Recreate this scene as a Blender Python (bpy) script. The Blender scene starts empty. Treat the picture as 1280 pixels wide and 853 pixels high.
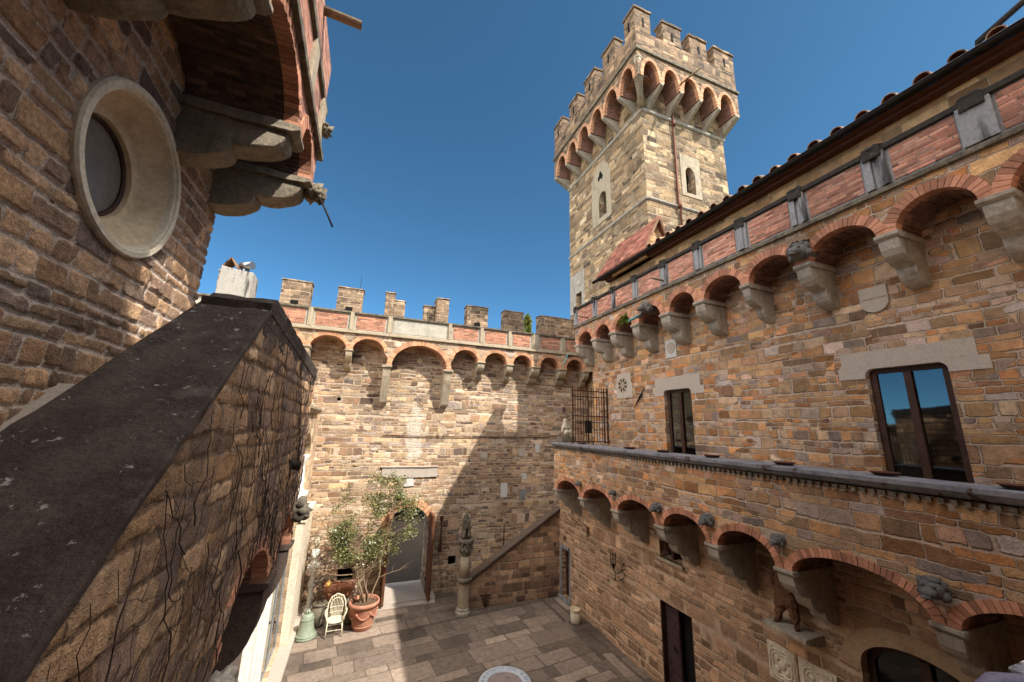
import bpy, bmesh, math, random
from mathutils import Vector, Matrix, noise as mnoise
random.seed(7)
R = math.radians
SC = bpy.context.scene
COL = SC.collection
PI = math.pi

# ------------------------------------------------------------------ helpers
def lin(h):
    h = h.lstrip('#'); c = [int(h[i:i+2], 16)/255 for i in (0, 2, 4)]
    return tuple(x/12.92 if x <= .04045 else ((x+.055)/1.055)**2.4 for x in c) + (1.0,)

class NT:
    """small wrapper for writing node trees"""
    def __init__(s, name):
        s.mat = bpy.data.materials.new(name); s.mat.use_nodes = True
        s.t = s.mat.node_tree; s.t.nodes.clear()
        s.out = s.t.nodes.new('ShaderNodeOutputMaterial')
    def put(s, sock, v):
        if v is None: return
        if isinstance(v, bpy.types.NodeSocket): s.t.links.new(v, sock)
        else:
            if hasattr(sock.default_value, '__len__') and not hasattr(v, '__len__'): v = (v,)*len(sock.default_value)
            sock.default_value = v
    def n(s, typ, ins=None, **props):
        nd = s.t.nodes.new(typ)
        for k, v in props.items(): setattr(nd, k, v)
        for k, v in (ins or {}).items(): s.put(nd.inputs[k], v)
        return nd
    def m(s, op, a, b=None, c=None, clamp=False):
        nd = s.t.nodes.new('ShaderNodeMath'); nd.operation = op; nd.use_clamp = clamp
        for i, v in enumerate((a, b, c)):
            if v is not None: s.put(nd.inputs[i], v)
        return nd.outputs[0]
    def xyz(s, x, y, z=0.0):
        return s.n('ShaderNodeCombineXYZ', {0: x, 1: y, 2: z}).outputs[0]
    def sep(s, v):
        nd = s.n('ShaderNodeSeparateXYZ', {0: v}); return nd.outputs
    def noise(s, vec=None, scale=1.0, detail=3.0, rough=.55, dim='3D', w=None, dist=0.0):
        nd = s.n('ShaderNodeTexNoise', noise_dimensions=dim)
        s.put(nd.inputs['Scale'], scale); s.put(nd.inputs['Detail'], detail); s.put(nd.inputs['Roughness'], rough)
        s.put(nd.inputs['Distortion'], dist)
        if vec is not None: s.put(nd.inputs['Vector'], vec)
        if w is not None: s.put(nd.inputs['W'], w)
        return nd.outputs
    def ramp(s, fac, stops, interp='LINEAR'):
        nd = s.n('ShaderNodeValToRGB', {0: fac}); cr = nd.color_ramp; cr.interpolation = interp
        while len(cr.elements) < len(stops): cr.elements.new(.5)
        for e, (p, c) in zip(cr.elements, stops):
            e.position = p; e.color = lin(c) if isinstance(c, str) else (c if hasattr(c, '__len__') else (c, c, c, 1))
        return nd.outputs[0]
    def mix(s, fac, a, b, blend='MIX'):
        nd = s.n('ShaderNodeMix', data_type='RGBA', blend_type=blend)
        s.put(nd.inputs[0], fac); s.put(nd.inputs[6], a); s.put(nd.inputs[7], b)
        return nd.outputs[2]
    def smooth(s, v, a, b, lo=0.0, hi=1.0, kind='SMOOTHSTEP'):
        nd = s.n('ShaderNodeMapRange', {0: v, 1: a, 2: b, 3: lo, 4: hi}, interpolation_type=kind)
        return nd.outputs[0]
    def pos(s): return s.n('ShaderNodeNewGeometry').outputs['Position']
    def uv(s):
        """wall coordinates in metres from world position and face direction"""
        g = s.n('ShaderNodeNewGeometry'); p = s.sep(g.outputs['Position']); q = s.sep(g.outputs['True Normal'])
        isx = s.m('GREATER_THAN', s.m('ABSOLUTE', q[0]), .72)
        top = s.m('GREATER_THAN', s.m('ABSOLUTE', q[2]), .72)
        u = s.m('ADD', s.m('MULTIPLY', isx, p[1]), s.m('MULTIPLY', s.m('SUBTRACT', 1.0, isx), p[0]))
        v = s.m('ADD', s.m('MULTIPLY', top, p[1]), s.m('MULTIPLY', s.m('SUBTRACT', 1.0, top), p[2]))
        return u, v, g.outputs['Position']
    def finish(s, col, rough=.9, height=None, bump=.02, strength=1.0, metallic=0.0, spec=.3, **kw):
        b = s.n('ShaderNodeBsdfPrincipled')
        s.put(b.inputs['Base Color'], col); s.put(b.inputs['Roughness'], rough); s.put(b.inputs['Metallic'], metallic)
        s.put(b.inputs['Specular IOR Level'], spec)
        for k, v in kw.items(): s.put(b.inputs[k], v)
        if height is not None:
            bn = s.n('ShaderNodeBump', {'Strength': strength, 'Distance': bump, 'Height': height})
            s.t.links.new(bn.outputs[0], b.inputs['Normal'])
        s.t.links.new(b.outputs[0], s.out.inputs[0])
        return s.mat

def lift_c(h, gain, ds, vec=(1.0, .935, .925)):
    c = lin(h); L = .3*c[0]+.55*c[1]+.15*c[2]
    q = [gain*t*(x*(1-ds)+L*w*ds) for x, t, w in zip(c[:3], vec, (1.15, .97, .80))]; k = min(1.0, .60/max(q))
    return tuple(x*k for x in q)+(1.0,)

def masonry(name, pal, mortar, bw=.4, bh=.22, joint=.012, rag=.03, vv=.25, rnd=.05, soft=.014, bump=.03, seed=0.0,
            grime=.35, big=None, stain=None, vert=0.0, rot=0.0, jit=.45, gain=1.0, desat=.12):
    s = NT(name)
    def lift(h): return lift_c(h, gain, desat)
    pal = [lift(h) for h in pal]; mortar = lift(mortar)
    u, v, P = s.uv()
    if rot:
        cu = s.m('SUBTRACT', s.m('MULTIPLY', u, math.cos(rot)), s.m('MULTIPLY', v, -math.sin(rot)))
        cv = s.m('ADD', s.m('MULTIPLY', u, -math.sin(rot)), s.m('MULTIPLY', v, math.cos(rot)))
        u, v = cu, cv
    wob = s.noise(s.xyz(u, v, seed), 1.6, 2.0)
    wc = s.sep(wob[1])
    u0 = s.m('ADD', u, s.m('MULTIPLY', s.m('SUBTRACT', wc[0], .5), rag*4))
    v0 = s.m('ADD', v, s.m('MULTIPLY', s.m('SUBTRACT', wc[1], .5), rag*3))
    fine = s.noise(s.xyz(u, v, seed), 9.0, 2.0)
    fc = s.sep(fine[1])
    u0 = s.m('ADD', u0, s.m('MULTIPLY', s.m('SUBTRACT', fc[0], .5), rag*1.6))
    v0 = s.m('ADD', v0, s.m('MULTIPLY', s.m('SUBTRACT', fc[1], .5), rag*1.6))
    def layer(bw, bh, sd):
        n1 = s.noise(w=s.m('ADD', s.m('MULTIPLY', v0, .9/bh*.5), sd), dim='1D', scale=1.0, detail=0.0)[0]
        v1 = s.m('ADD', v0, s.m('MULTIPLY', s.m('SUBTRACT', n1, .5), vv*bh*4))
        vs = s.m('DIVIDE', v1, bh); row = s.m('FLOOR', vs); fv = s.m('FRACT', vs)
        wr = s.n('ShaderNodeTexWhiteNoise', {'W': s.m('ADD', row, sd+.37)}, noise_dimensions='1D').outputs[0]
        wf = s.m('MULTIPLY', s.m('ADD', s.m('MULTIPLY', wr, .75), .65), bw)
        n2 = s.noise(w=s.m('ADD', s.m('DIVIDE', u0, bw*1.1), s.m('MULTIPLY', row, 13.17)), dim='1D', scale=1.0, detail=0.0)[0]
        u1 = s.m('ADD', s.m('ADD', u0, s.m('MULTIPLY', wr, 17.3)), s.m('MULTIPLY', s.m('SUBTRACT', n2, .5), bw*jit*2.6))
        us = s.m('DIVIDE', u1, wf); col = s.m('FLOOR', us); fu = s.m('FRACT', us)
        idn = s.n('ShaderNodeTexWhiteNoise', {'Vector': s.xyz(col, row, sd+.71)}, noise_dimensions='3D').outputs[1]
        du = s.m('MULTIPLY', s.m('SUBTRACT', .5, s.m('ABSOLUTE', s.m('SUBTRACT', fu, .5))), wf)
        dv = s.m('MULTIPLY', s.m('SUBTRACT', .5, s.m('ABSOLUTE', s.m('SUBTRACT', fv, .5))), bh)
        a = s.m('MAXIMUM', s.m('SUBTRACT', rnd, du), 0.0); b = s.m('MAXIMUM', s.m('SUBTRACT', rnd, dv), 0.0)
        d = s.m('SUBTRACT', rnd, s.m('SQRT', s.m('ADD', s.m('MULTIPLY', a, a), s.m('MULTIPLY', b, b))))
        return idn, d
    idn, d = layer(bw, bh, seed)
    if big:
        i2, d2 = layer(bw*big, bh*big*.92, seed+5.5)
        sel = s.m('GREATER_THAN', s.noise(s.xyz(s.m('MULTIPLY', u0, .55), v0, seed+3), 1.1, 1.0)[0], .53)
        idn = s.mix(sel, idn, i2); d = s.m('ADD', s.m('MULTIPLY', d, s.m('SUBTRACT', 1.0, sel)), s.m('MULTIPLY', d2, sel))
    ic = s.sep(idn)
    rough_n = s.noise(P, 26.0, 4.0, .65)[0]
    d = s.m('ADD', d, s.m('MULTIPLY', s.m('SUBTRACT', rough_n, .5), joint*1.1))
    stone = s.smooth(d, joint*.55, joint*.55+soft)
    c = s.ramp(ic[0], [((i+.5)/len(pal), h) for i, h in enumerate(pal)])
    c = s.mix(1.0, c, s.ramp(ic[1], [(0, .52), (.45, .92), (.8, 1.12), (1, 1.42)]), 'MULTIPLY')
    mott = s.noise(P, 7.0, 5.0, .68)[0]
    c = s.mix(1.0, c, s.ramp(mott, [(.25, .62), (.5, 1.0), (.75, 1.3)]), 'MULTIPLY')
    speck = s.noise(P, 55.0, 2.0, .6)[0]
    c = s.mix(1.0, c, s.ramp(speck, [(.3, .78), (.55, 1.03), (.72, 1.15)]), 'MULTIPLY')
    mo = s.mix(1.0, mortar, s.ramp(mott, [(.25, .7), (.75, 1.15)]), 'MULTIPLY')
    c = s.mix(stone, mo, c)
    # repointed or plaster-washed patches
    g = s.noise(s.xyz(u, s.m('MULTIPLY', v, .7), seed+9), .45, 5.0, .62)[0]
    c = s.mix(1.0, c, s.ramp(g, [(.28, 1-grime), (.5, 1.0), (.75, 1.12)]), 'MULTIPLY')
    if vert:      # rain streaks
        st = s.noise(s.xyz(s.m('MULTIPLY', u, 5.0), s.m('MULTIPLY', v, .35), seed), 1.0, 4.0, .6)[0]
        c = s.mix(s.smooth(st, .52, .75, 0.0, vert), c, lin('#2a241f'))
    if stain: c = stain(s, c, u, v)
    h = s.m('ADD', s.m('MULTIPLY', stone, s.m('ADD', s.m('MULTIPLY', ic[2], .55), .6)), s.m('MULTIPLY', rough_n, .45))
    h = s.m('ADD', h, s.m('MULTIPLY', mott, .5))
    return s.finish(c, .92, h, bump)

def relief_mat(name, pal, mortar, gain=1.0, stain=None, bump=.02, grit=30.0, mgain=1.0):
    """material for walls whose stones are modelled: stone colour number and joint mask come with the mesh"""
    s = NT(name)
    def lift(h): return lift_c(h, gain, .28, (1.05, .96, .90))
    a = s.n('ShaderNodeAttribute', attribute_name='stone').outputs['Color']; q = s.sep(a)
    u, v, P = s.uv(); g = s.n('ShaderNodeNewGeometry').outputs['Position']
    n1 = s.noise(g, grit, 5.0, .68)[0]; n2 = s.noise(g, 6.0, 6.0, .7)[0]; n3 = s.noise(g, 110.0, 2.0, .6)[0]; n4 = s.noise(g, .8, 4.0, .6)[0]
    c = s.ramp(q[0], [((i+.5)/len(pal), lift(h)) for i, h in enumerate(pal)])
    c = s.mix(1.0, c, s.ramp(q[1], [(0, .72), (.5, 1.02), (1, 1.35)]), 'MULTIPLY')
    c = s.mix(1.0, c, s.ramp(n2, [(.28, .62), (.5, 1.08), (.72, 1.45)]), 'MULTIPLY')
    m = s.smooth(s.m('ADD', q[2], s.m('MULTIPLY', s.m('SUBTRACT', n1, .5), .9)), .30, .62)
    mo = s.mix(1.0, lift_c(mortar, mgain, .1, (1.04, .97, .92)), s.ramp(n2, [(.3, .8), (.7, 1.12)]), 'MULTIPLY')
    c = s.mix(m, mo, c)
    c = s.mix(1.0, c, s.ramp(n1, [(.3, .72), (.52, 1.0), (.7, 1.2)]), 'MULTIPLY')
    c = s.mix(1.0, c, s.ramp(n3, [(.3, .82), (.7, 1.14)]), 'MULTIPLY')
    c = s.mix(1.0, c, s.ramp(n4, [(.3, .78), (.7, 1.12)]), 'MULTIPLY')
    if stain: c = stain(s, c, u, v)
    return s.finish(c, .93, s.m('ADD', s.m('ADD', n1, s.m('MULTIPLY', n3, .3)), s.m('MULTIPLY', n2, .6)), bump)

def plain(name, cols, rough=.85, scale=4.0, bump=.006, spec=.3, metallic=0.0, streak=0.0, lichen=None, detail=5.0, island=0.0, bscale=None):
    s = NT(name); P = s.pos()
    n = s.noise(P, scale, detail, .65)[0]
    c = s.ramp(n, [(.25+.5*i/max(1, len(cols)-1), h) for i, h in enumerate(cols)])
    f = s.noise(P, (bscale or scale*7), 4.0, .65)[0]
    c = s.mix(1.0, c, s.ramp(f, [(.3, .8), (.7, 1.14)]), 'MULTIPLY')
    if island:
        r = s.n('ShaderNodeNewGeometry').outputs['Random Per Island']
        c = s.mix(1.0, c, s.ramp(r, [(0, 1-island), (.5, 1.0), (1, 1+island)]), 'MULTIPLY')
    if streak:
        p = s.sep(P)
        st = s.noise(s.xyz(s.m('MULTIPLY', p[0], 7.0), s.m('MULTIPLY', p[1], 7.0), s.m('MULTIPLY', p[2], .8)), 1.0, 4.0, .6)[0]
        c = s.mix(s.smooth(st, .5, .68, 0.0, streak), c, lin('#17130f'))
    if lichen:
        l = s.noise(P, lichen[1], 5.0, .7)[0]
        c = s.mix(s.smooth(l, lichen[2], lichen[2]+.04), c, lin(lichen[0]))
    return s.finish(c, rough, s.m('ADD', n, s.m('MULTIPLY', f, .6)), bump, spec=spec, metallic=metallic)

def brickwork(name, pal, mortar, bw=.24, bh=.065, joint=.006, patches=0.0, seed=0.0):
    return masonry(name, pal, mortar, bw, bh, joint, .004, .05, .012, .006, .012, seed, .3, None, None, patches, 0.0, .08)

class MB:
    def __init__(s): s.v = []; s.f = []; s.mi = []; s.cur = 0; s.sm = []; s.smooth = False
    def vert(s, p): s.v.append(Vector(p)); return len(s.v)-1
    def face(s, ids): s.f.append(tuple(ids)); s.mi.append(s.cur); s.sm.append(s.smooth)
    def poly(s, pts): s.face([s.vert(p) for p in pts])
    def box(s, x0, x1, y0, y1, z0, z1):
        b = [s.vert((x, y, z)) for z in (z0, z1) for y in (y0, y1) for x in (x0, x1)]
        for q in ((0, 2, 3, 1), (4, 5, 7, 6), (0, 1, 5, 4), (2, 6, 7, 3), (0, 4, 6, 2), (1, 3, 7, 5)): s.face([b[i] for i in q])
    def hexa(s, p):  # 8 points, bottom ring then top ring
        b = [s.vert(q) for q in p]
        for q in ((3, 2, 1, 0), (4, 5, 6, 7), (0, 1, 5, 4), (1, 2, 6, 5), (2, 3, 7, 6), (3, 0, 4, 7)): s.face([b[i] for i in q])
    def prism(s, f, poly, u0, u1):
        """poly is a list of (p, z); f maps (u, p, z) to space; extruded along u"""
        a = [s.vert(f(u0, p, z)) for p, z in poly]; b = [s.vert(f(u1, p, z)) for p, z in poly]
        n = len(poly)
        s.face(a); s.face(b[::-1])
        for i in range(n): s.face((a[i], b[i], b[(i+1) % n], a[(i+1) % n]))
    def prismd(s, f, poly, p0, p1):
        """poly is (u, z), extruded along the depth p"""
        a = [s.vert(f(u, p0, z)) for u, z in poly]; b = [s.vert(f(u, p1, z)) for u, z in poly]
        n = len(poly)
        s.face(a); s.face(b[::-1])
        for i in range(n): s.face((a[i], b[i], b[(i+1) % n], a[(i+1) % n]))
    def ubox(s, f, u0, u1, p0, p1, z0, z1):
        s.hexa([f(u0, p0, z0), f(u1, p0, z0), f(u1, p1, z0), f(u0, p1, z0), f(u0, p0, z1), f(u1, p0, z1), f(u1, p1, z1), f(u0, p1, z1)])
    def tube(s, path, rad, n=8, cap=True):
        path = [Vector(p) for p in path]
        rads = rad if hasattr(rad, '__len__') else [rad]*len(path)
        rings = []; prev = None
        for i, p in enumerate(path):
            t = (path[min(i+1, len(path)-1)] - path[max(i-1, 0)])
            if t.length < 1e-9: t = Vector((0, 0, 1))
            t.normalize()
            if prev is None:
                a = t.cross(Vector((0, 0, 1)) if abs(t.z) < .9 else Vector((1, 0, 0)))
            else: a = prev - t*prev.dot(t)
            a.normalize(); prev = a; b = t.cross(a)
            rings.append([s.vert(p + (a*math.cos(2*PI*k/n) + b*math.sin(2*PI*k/n))*rads[i]) for k in range(n)])
        o = s.smooth; s.smooth = n > 5
        for r0, r1 in zip(rings, rings[1:]):
            for k in range(n): s.face((r0[k], r0[(k+1) % n], r1[(k+1) % n], r1[k]))
        s.smooth = o
        if cap: s.face(rings[0][::-1]); s.face(rings[-1])
    def lathe(s, prof, c, n=24, a0=0.0, sx=1.0, sy=1.0, jit=0.0):
        c = Vector(c); rings = []
        for r, z in prof:
            rings.append([s.vert(c + Vector((r*sx*math.cos(a0+2*PI*k/n), r*sy*math.sin(a0+2*PI*k/n), z)) +
                          (Vector((random.uniform(-jit, jit), random.uniform(-jit, jit), random.uniform(-jit, jit))) if jit else Vector())) for k in range(n)])
        o = s.smooth; s.smooth = n > 9
        for r0, r1 in zip(rings, rings[1:]):
            for k in range(n): s.face((r0[k], r0[(k+1) % n], r1[(k+1) % n], r1[k]))
        s.smooth = o
        if prof[0][0] > 1e-4: s.face(rings[0][::-1])
        if prof[-1][0] > 1e-4: s.face(rings[-1])
    def ball(s, c, r, n=10, sq=(1, 1, 1), lump=0.0, seed=0):
        c = Vector(c); o = s.smooth; s.smooth = True; rows = []
        for i in range(1, n):
            th = PI*i/n; row = []
            for k in range(n*2):
                ph = PI*k/n; d = Vector((math.sin(th)*math.cos(ph), math.sin(th)*math.sin(ph), math.cos(th)))
                rr = r*(1+lump*mnoise.noise(d*2.3+Vector((seed, seed*.7, 0))))
                row.append(s.vert(c+Vector((d.x*rr*sq[0], d.y*rr*sq[1], d.z*rr*sq[2]))))
            rows.append(row)
        t = s.vert(c+Vector((0, 0, r*sq[2]))); b = s.vert(c-Vector((0, 0, r*sq[2]))); m = n*2
        for k in range(m):
            s.face((t, rows[0][k], rows[0][(k+1) % m])); s.face((b, rows[-1][(k+1) % m], rows[-1][k]))
            for r0, r1 in zip(rows, rows[1:]): s.face((r0[k], r1[k], r1[(k+1) % m], r0[(k+1) % m]))
        s.smooth = o
    def build(s, name, mats, parent=None, bevel=0.0, recalc=True, rough=0.0, rough_s=3.0):
        if not isinstance(mats, (list, tuple)): mats = [mats]
        off = Vector()
        if parent is not None:
            q = parent
            while q is not None: off += q.location; q = q.parent
        me = bpy.data.meshes.new(name)
        me.from_pydata([v-off for v in s.v], [], s.f)
        for m in mats: me.materials.append(m)
        for p, mi, sm in zip(me.polygons, s.mi, s.sm): p.material_index = mi; p.use_smooth = sm
        if recalc or bevel or rough:
            bm = bmesh.new(); bm.from_mesh(me)
            if recalc: bmesh.ops.recalc_face_normals(bm, faces=bm.faces)
            if bevel: bmesh.ops.bevel(bm, geom=[e for e in bm.edges if len(e.link_faces) == 2 and e.calc_face_angle(0) > .5], offset=bevel, segments=2, affect='EDGES', profile=.6, clamp_overlap=True)
            if rough:
                for e in range(2):
                    long = [e for e in bm.edges if e.calc_length() > .16]
                    if long: bmesh.ops.subdivide_edges(bm, edges=long, cuts=1, use_grid_fill=True)
                for v in bm.verts:
                    w = v.co+off
                    v.co += Vector((mnoise.noise(w*rough_s), mnoise.noise(w*rough_s+Vector((31, 7, 3))), mnoise.noise(w*rough_s+Vector((5, 77, 9)))))*rough
            bm.to_mesh(me); bm.free()
        me.update()
        o = bpy.data.objects.new(name, me); COL.objects.link(o)
        if parent is not None: o.parent = parent
        return o

def thing(name, label, cat, loc=(0, 0, 0), group=None):
    o = bpy.data.objects.new(name, None); COL.objects.link(o); o.location = loc
    o.empty_display_size = .2
    return tag(o, label, cat, group)
def tag(o, label, cat, group=None):
    o['label'] = label; o['category'] = cat
    if group: o['group'] = group
    return o
def struct(o, kind='structure'): o['kind'] = kind; return o

# maps from (along wall, out from wall, height) to space
def wall_w(X): return lambda u, p, z: (X-p, u, z)      # faces -X
def wall_e(X): return lambda u, p, z: (X+p, u, z)      # faces +X
def wall_s(Y): return lambda u, p, z: (u, Y-p, z)      # faces -Y

def arc_pts(ua, ub, zs, rise, n=20):
    c = (ua+ub)/2; a = (ub-ua)/2
    return [(c-a*math.cos(PI*i/n), zs+rise*math.sin(PI*i/n)) for i in range(n+1)]

def strip_wall(mb, f, bound, ztop, pf, pb, soffit_mat=1, step=.35, ends=True, top=True):
    """front face standing on the lower outline `bound` [(u,z)..], with the underside carried back to depth pb"""
    zt = ztop if callable(ztop) else (lambda u: ztop)
    pts = [bound[0]]
    for a, b in zip(bound, bound[1:]):
        k = max(1, int(abs(b[0]-a[0])/step))
        for i in range(1, k+1): pts.append((a[0]+(b[0]-a[0])*i/k, a[1]+(b[1]-a[1])*i/k))
    for a, b in zip(pts, pts[1:]):
        if b[0]-a[0] > 1e-6:
            mb.cur = 0
            mb.poly([f(a[0], pf, a[1]), f(b[0], pf, b[1]), f(b[0], pf, zt(b[0])), f(a[0], pf, zt(a[0]))])
            if top: mb.poly([f(a[0], pf, zt(a[0])), f(b[0], pf, zt(b[0])), f(b[0], pb, zt(b[0])), f(a[0], pb, zt(a[0]))])
        mb.cur = soffit_mat
        mb.poly([f(a[0], pf, a[1]), f(a[0], pb, a[1]), f(b[0], pb, b[1]), f(b[0], pf, b[1])])
    mb.cur = 0
    if ends:
        for u, z in (pts[0], pts[-1]):
            mb.poly([f(u, pf, z), f(u, pb, z), f(u, pb, zt(u)), f(u, pf, zt(u))])

def holed_wall(mb, f, u0, u1, z0, z1, holes, depth=.3, p=0.0, reveal_mat=0):
    us = sorted({u0, u1, *[h[0] for h in holes], *[h[1] for h in holes]}); zs = sorted({z0, z1, *[h[2] for h in holes], *[h[3] for h in holes]})
    us = [u for u in us if u0 <= u <= u1]; zs = [z for z in zs if z0 <= z <= z1]
    mb.cur = 0
    for a, b in zip(us, us[1:]):
        for c, d in zip(zs, zs[1:]):
            mu, mz = (a+b)/2, (c+d)/2
            if any(h[0] < mu < h[1] and h[2] < mz < h[3] for h in holes): continue
            mb.poly([f(a, p, c), f(b, p, c), f(b, p, d), f(a, p, d)])
    mb.cur = reveal_mat
    for a, b, c, d in [h[:4] for h in holes]:
        q = p-depth
        mb.poly([f(a, p, c), f(a, q, c), f(a, q, d), f(a, p, d)]); mb.poly([f(b, p, c), f(b, q, c), f(b, q, d), f(b, p, d)])
        mb.poly([f(a, p, c), f(b, p, c), f(b, q, c), f(a, q, c)]); mb.poly([f(a, p, d), f(b, p, d), f(b, q, d), f(a, q, d)])
    mb.cur = 0

def voussoirs(mb, f, ua, ub, zs, rise, t, pf, brick=.07, back=.16):
    pts = arc_pts(ua+.004, ub-.004, zs, rise-.004, 120); c = (ua+ub)/2; a = (ub-ua)/2
    L = [0.0]
    for p, q in zip(pts, pts[1:]): L.append(L[-1]+math.dist(p, q))
    n = max(6, int(L[-1]/brick))
    def at(l):
        for i in range(len(L)-1):
            if L[i+1] >= l or i == len(L)-2:
                k = (l-L[i])/(L[i+1]-L[i]); u = pts[i][0]+(pts[i+1][0]-pts[i][0])*k; z = pts[i][1]+(pts[i+1][1]-pts[i][1])*k
                nu, nz = (u-c)/a**2, (z-zs)/rise**2; d = math.hypot(nu, nz) or 1
                return u, z, nu/d, nz/d
    for i in range(n):
        l0 = L[-1]*(i+.05)/n; l1 = L[-1]*(i+.95)/n
        A, B = at(l0), at(l1); tt = t*random.uniform(.93, 1.05); pr = pf+.012+random.uniform(0, .012)
        q = [(A[0], A[1]), (B[0], B[1]), (B[0]+B[2]*tt, B[1]+B[3]*tt), (A[0]+A[2]*tt, A[1]+A[3]*tt)]
        mb.hexa([f(u, pf-back, z) for u, z in q]+[f(u, pr, z) for u, z in q])

def lobes(P, zt, zb, n=3, back=-.02, k=5, last=0.0):
    """stepped, rounded corbel outline in (p, z)"""
    pts = [(back, zt), (P, zt)]; H = (zt-zb)
    hs = [H*w for w in ([.40, .33, .27] if n == 3 else [.55, .45] if n == 2 else [1.0])]
    ps = [P*(1-(i/n)) for i in range(n)]+[last]
    z = zt
    for i in range(n):
        z -= hs[i]*.16; pts.append((ps[i], z))
        for j in range(1, k+1):
            t = PI/2*j/k; pts.append((ps[i+1]+(ps[i]-ps[i+1])*math.cos(t), z-hs[i]*.84*math.sin(t)))
        z -= hs[i]*.84
    pts.append((back, zb))
    out = [pts[0]]
    for q in pts[1:]:
        if math.dist(q, out[-1]) > 1e-4: out.append(q)
    return out

def corbel(parent, f, u0, u1, zt, zb, P, mat, n=3, shelf=.09, name='corbel'):
    mb = MB()
    mb.prism(f, lobes(P, zt-shelf-.003, zb, n), u0, u1)
    mb.prism(f, [(-.02, zt), (P+.05, zt), (P+.05, zt-shelf*.55), (P-.01, zt-shelf), (-.02, zt-shelf)], u0-.035, u1+.035)
    return mb.build(name, mat, parent, bevel=.008, rough=.009, rough_s=6)

def stone_relief(name, mat, parent, f, u0, u1, z0, z1, keep, res=.018, hh=(.13, .26), ww=(.16, .5), joint=.02, amp=.035, warp=.05, seed=1, p0=0.0):
    """rubble face with every stone standing out of its joint; one continuous surface"""
    rnd = random.Random(seed); rows = []; z = z0-.3
    while z < z1+.3:
        h = rnd.uniform(*hh); row = []; u = u0-.6-rnd.random()*.3
        while u < u1+.6:
            w = rnd.uniform(*ww)*(1.0 if rnd.random() < .8 else .55)
            row.append((u, w, rnd.random(), rnd.random(), rnd.uniform(.35, 1.0), rnd.uniform(-.5, .5), rnd.uniform(-.5, .5), rnd.uniform(-.07, .07), rnd.uniform(.0, .05))); u += w
        rows.append((z, h, row)); z += h
    zz = [r[0] for r in rows]
    import bisect
    nu, nz = int((u1-u0)/res), int((z1-z0)/res); idx = {}; vs = []; cols = []; fs = []
    V3 = Vector
    off = Vector(); q = parent
    while q is not None: off += q.location; q = q.parent
    def sample(u, z):
        n = mnoise.noise_vector(V3((u*1.9, z*1.9, seed*3.1))); n2 = mnoise.noise_vector(V3((u*8.0, z*8.0, seed)))
        uw = u+n.x*warp+n2.x*warp*.35; zw = z+n.y*warp*.8+n2.y*warp*.35
        i = max(0, bisect.bisect_right(zz, zw)-1); rz_, rh, row = rows[i]
        us_ = [r[0] for r in row] if False else None
        lo, hi = 0, len(row)-1
        while lo < hi:
            m = (lo+hi+1)//2
            if row[m][0] <= uw: lo = m
            else: hi = m-1
        s = row[lo]
        zt = zw-rz_; sk = s[7]*(zt/rh-.5)
        du = min(uw-s[0]+sk, s[0]+s[1]-uw-sk); dv = min(zt, rh-zt)-s[8]*.5
        r = .032; a = max(r-du, 0); b = max(r-dv, 0); d = r-math.sqrt(a*a+b*b)
        d += mnoise.noise(V3((u*15, z*15, seed+4)))*.008
        k = min(1, max(0, (d-joint*.3)/(joint*.9))); k = k*k*(3-2*k)
        fine = mnoise.fractal(V3((u*9, z*9, seed+7)), .8, 2.1, 3)
        hgt = k*(amp*s[4]+amp*.9*(s[5]*(uw-s[0]-s[1]/2)/s[1]+s[6]*(zt/rh-.5)))+fine*amp*.22
        return hgt, (s[2], s[3], k, 1.0)
    for j in range(nz):
        for i in range(nu):
            if not keep(u0+(i+.5)*res, z0+(j+.5)*res): continue
            ids = []
            for (a, b) in ((i, j), (i+1, j), (i+1, j+1), (i, j+1)):
                if (a, b) not in idx:
                    u, z = u0+a*res, z0+b*res; h, c = sample(u, z)
                    idx[(a, b)] = len(vs); vs.append(Vector(f(u, p0+h, z))-off); cols.append(c)
                ids.append(idx[(a, b)])
            fs.append(ids)
    me = bpy.data.meshes.new(name); me.from_pydata(vs, [], fs); me.materials.append(mat)
    ca = me.color_attributes.new('stone', 'FLOAT_COLOR', 'POINT')
    ca.data.foreach_set('color', [x for c in cols for x in c])
    me.polygons.foreach_set('use_smooth', [True]*len(fs)); me.update()
    o = bpy.data.objects.new(name, me); COL.objects.link(o)
    if parent is not None: o.parent = parent
    return o

def skin_figure(name, mat, joints, edges, parent=None, sub=2, lump=0.0, lump_s=9.0, root=0):
    """one continuous body grown over a skeleton: joints = [(co, radius)]"""
    off = Vector(); q = parent
    while q is not None: off += q.location; q = q.parent
    me = bpy.data.meshes.new(name); me.from_pydata([Vector(j[0])-off for j in joints], edges, [])
    o = bpy.data.objects.new(name, me); COL.objects.link(o)
    m = o.modifiers.new('s', 'SKIN'); m.use_smooth_shade = True
    sk = me.skin_vertices[0].data
    for i, j in enumerate(joints):
        r = j[1]; sk[i].radius = (r, r) if not hasattr(r, '__len__') else r; sk[i].use_root = (i == root)
    b = o.modifiers.new('b', 'SUBSURF'); b.levels = b.render_levels = sub
    dg = bpy.context.evaluated_depsgraph_get(); ev = o.evaluated_get(dg)
    m2 = bpy.data.meshes.new_from_object(ev); o.modifiers.clear(); o.data = m2; bpy.data.meshes.remove(me)
    m2.name = name
    if lump:
        for v in m2.vertices:
            w = v.co+off; v.co += v.normal*lump*mnoise.noise(Vector((w.x*lump_s*2, w.y*lump_s*2, w.z*lump_s)))
    for p in m2.polygons: p.use_smooth = True
    m2.materials.clear(); m2.materials.append(mat)
    if parent is not None: o.parent = parent
    return o
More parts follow.
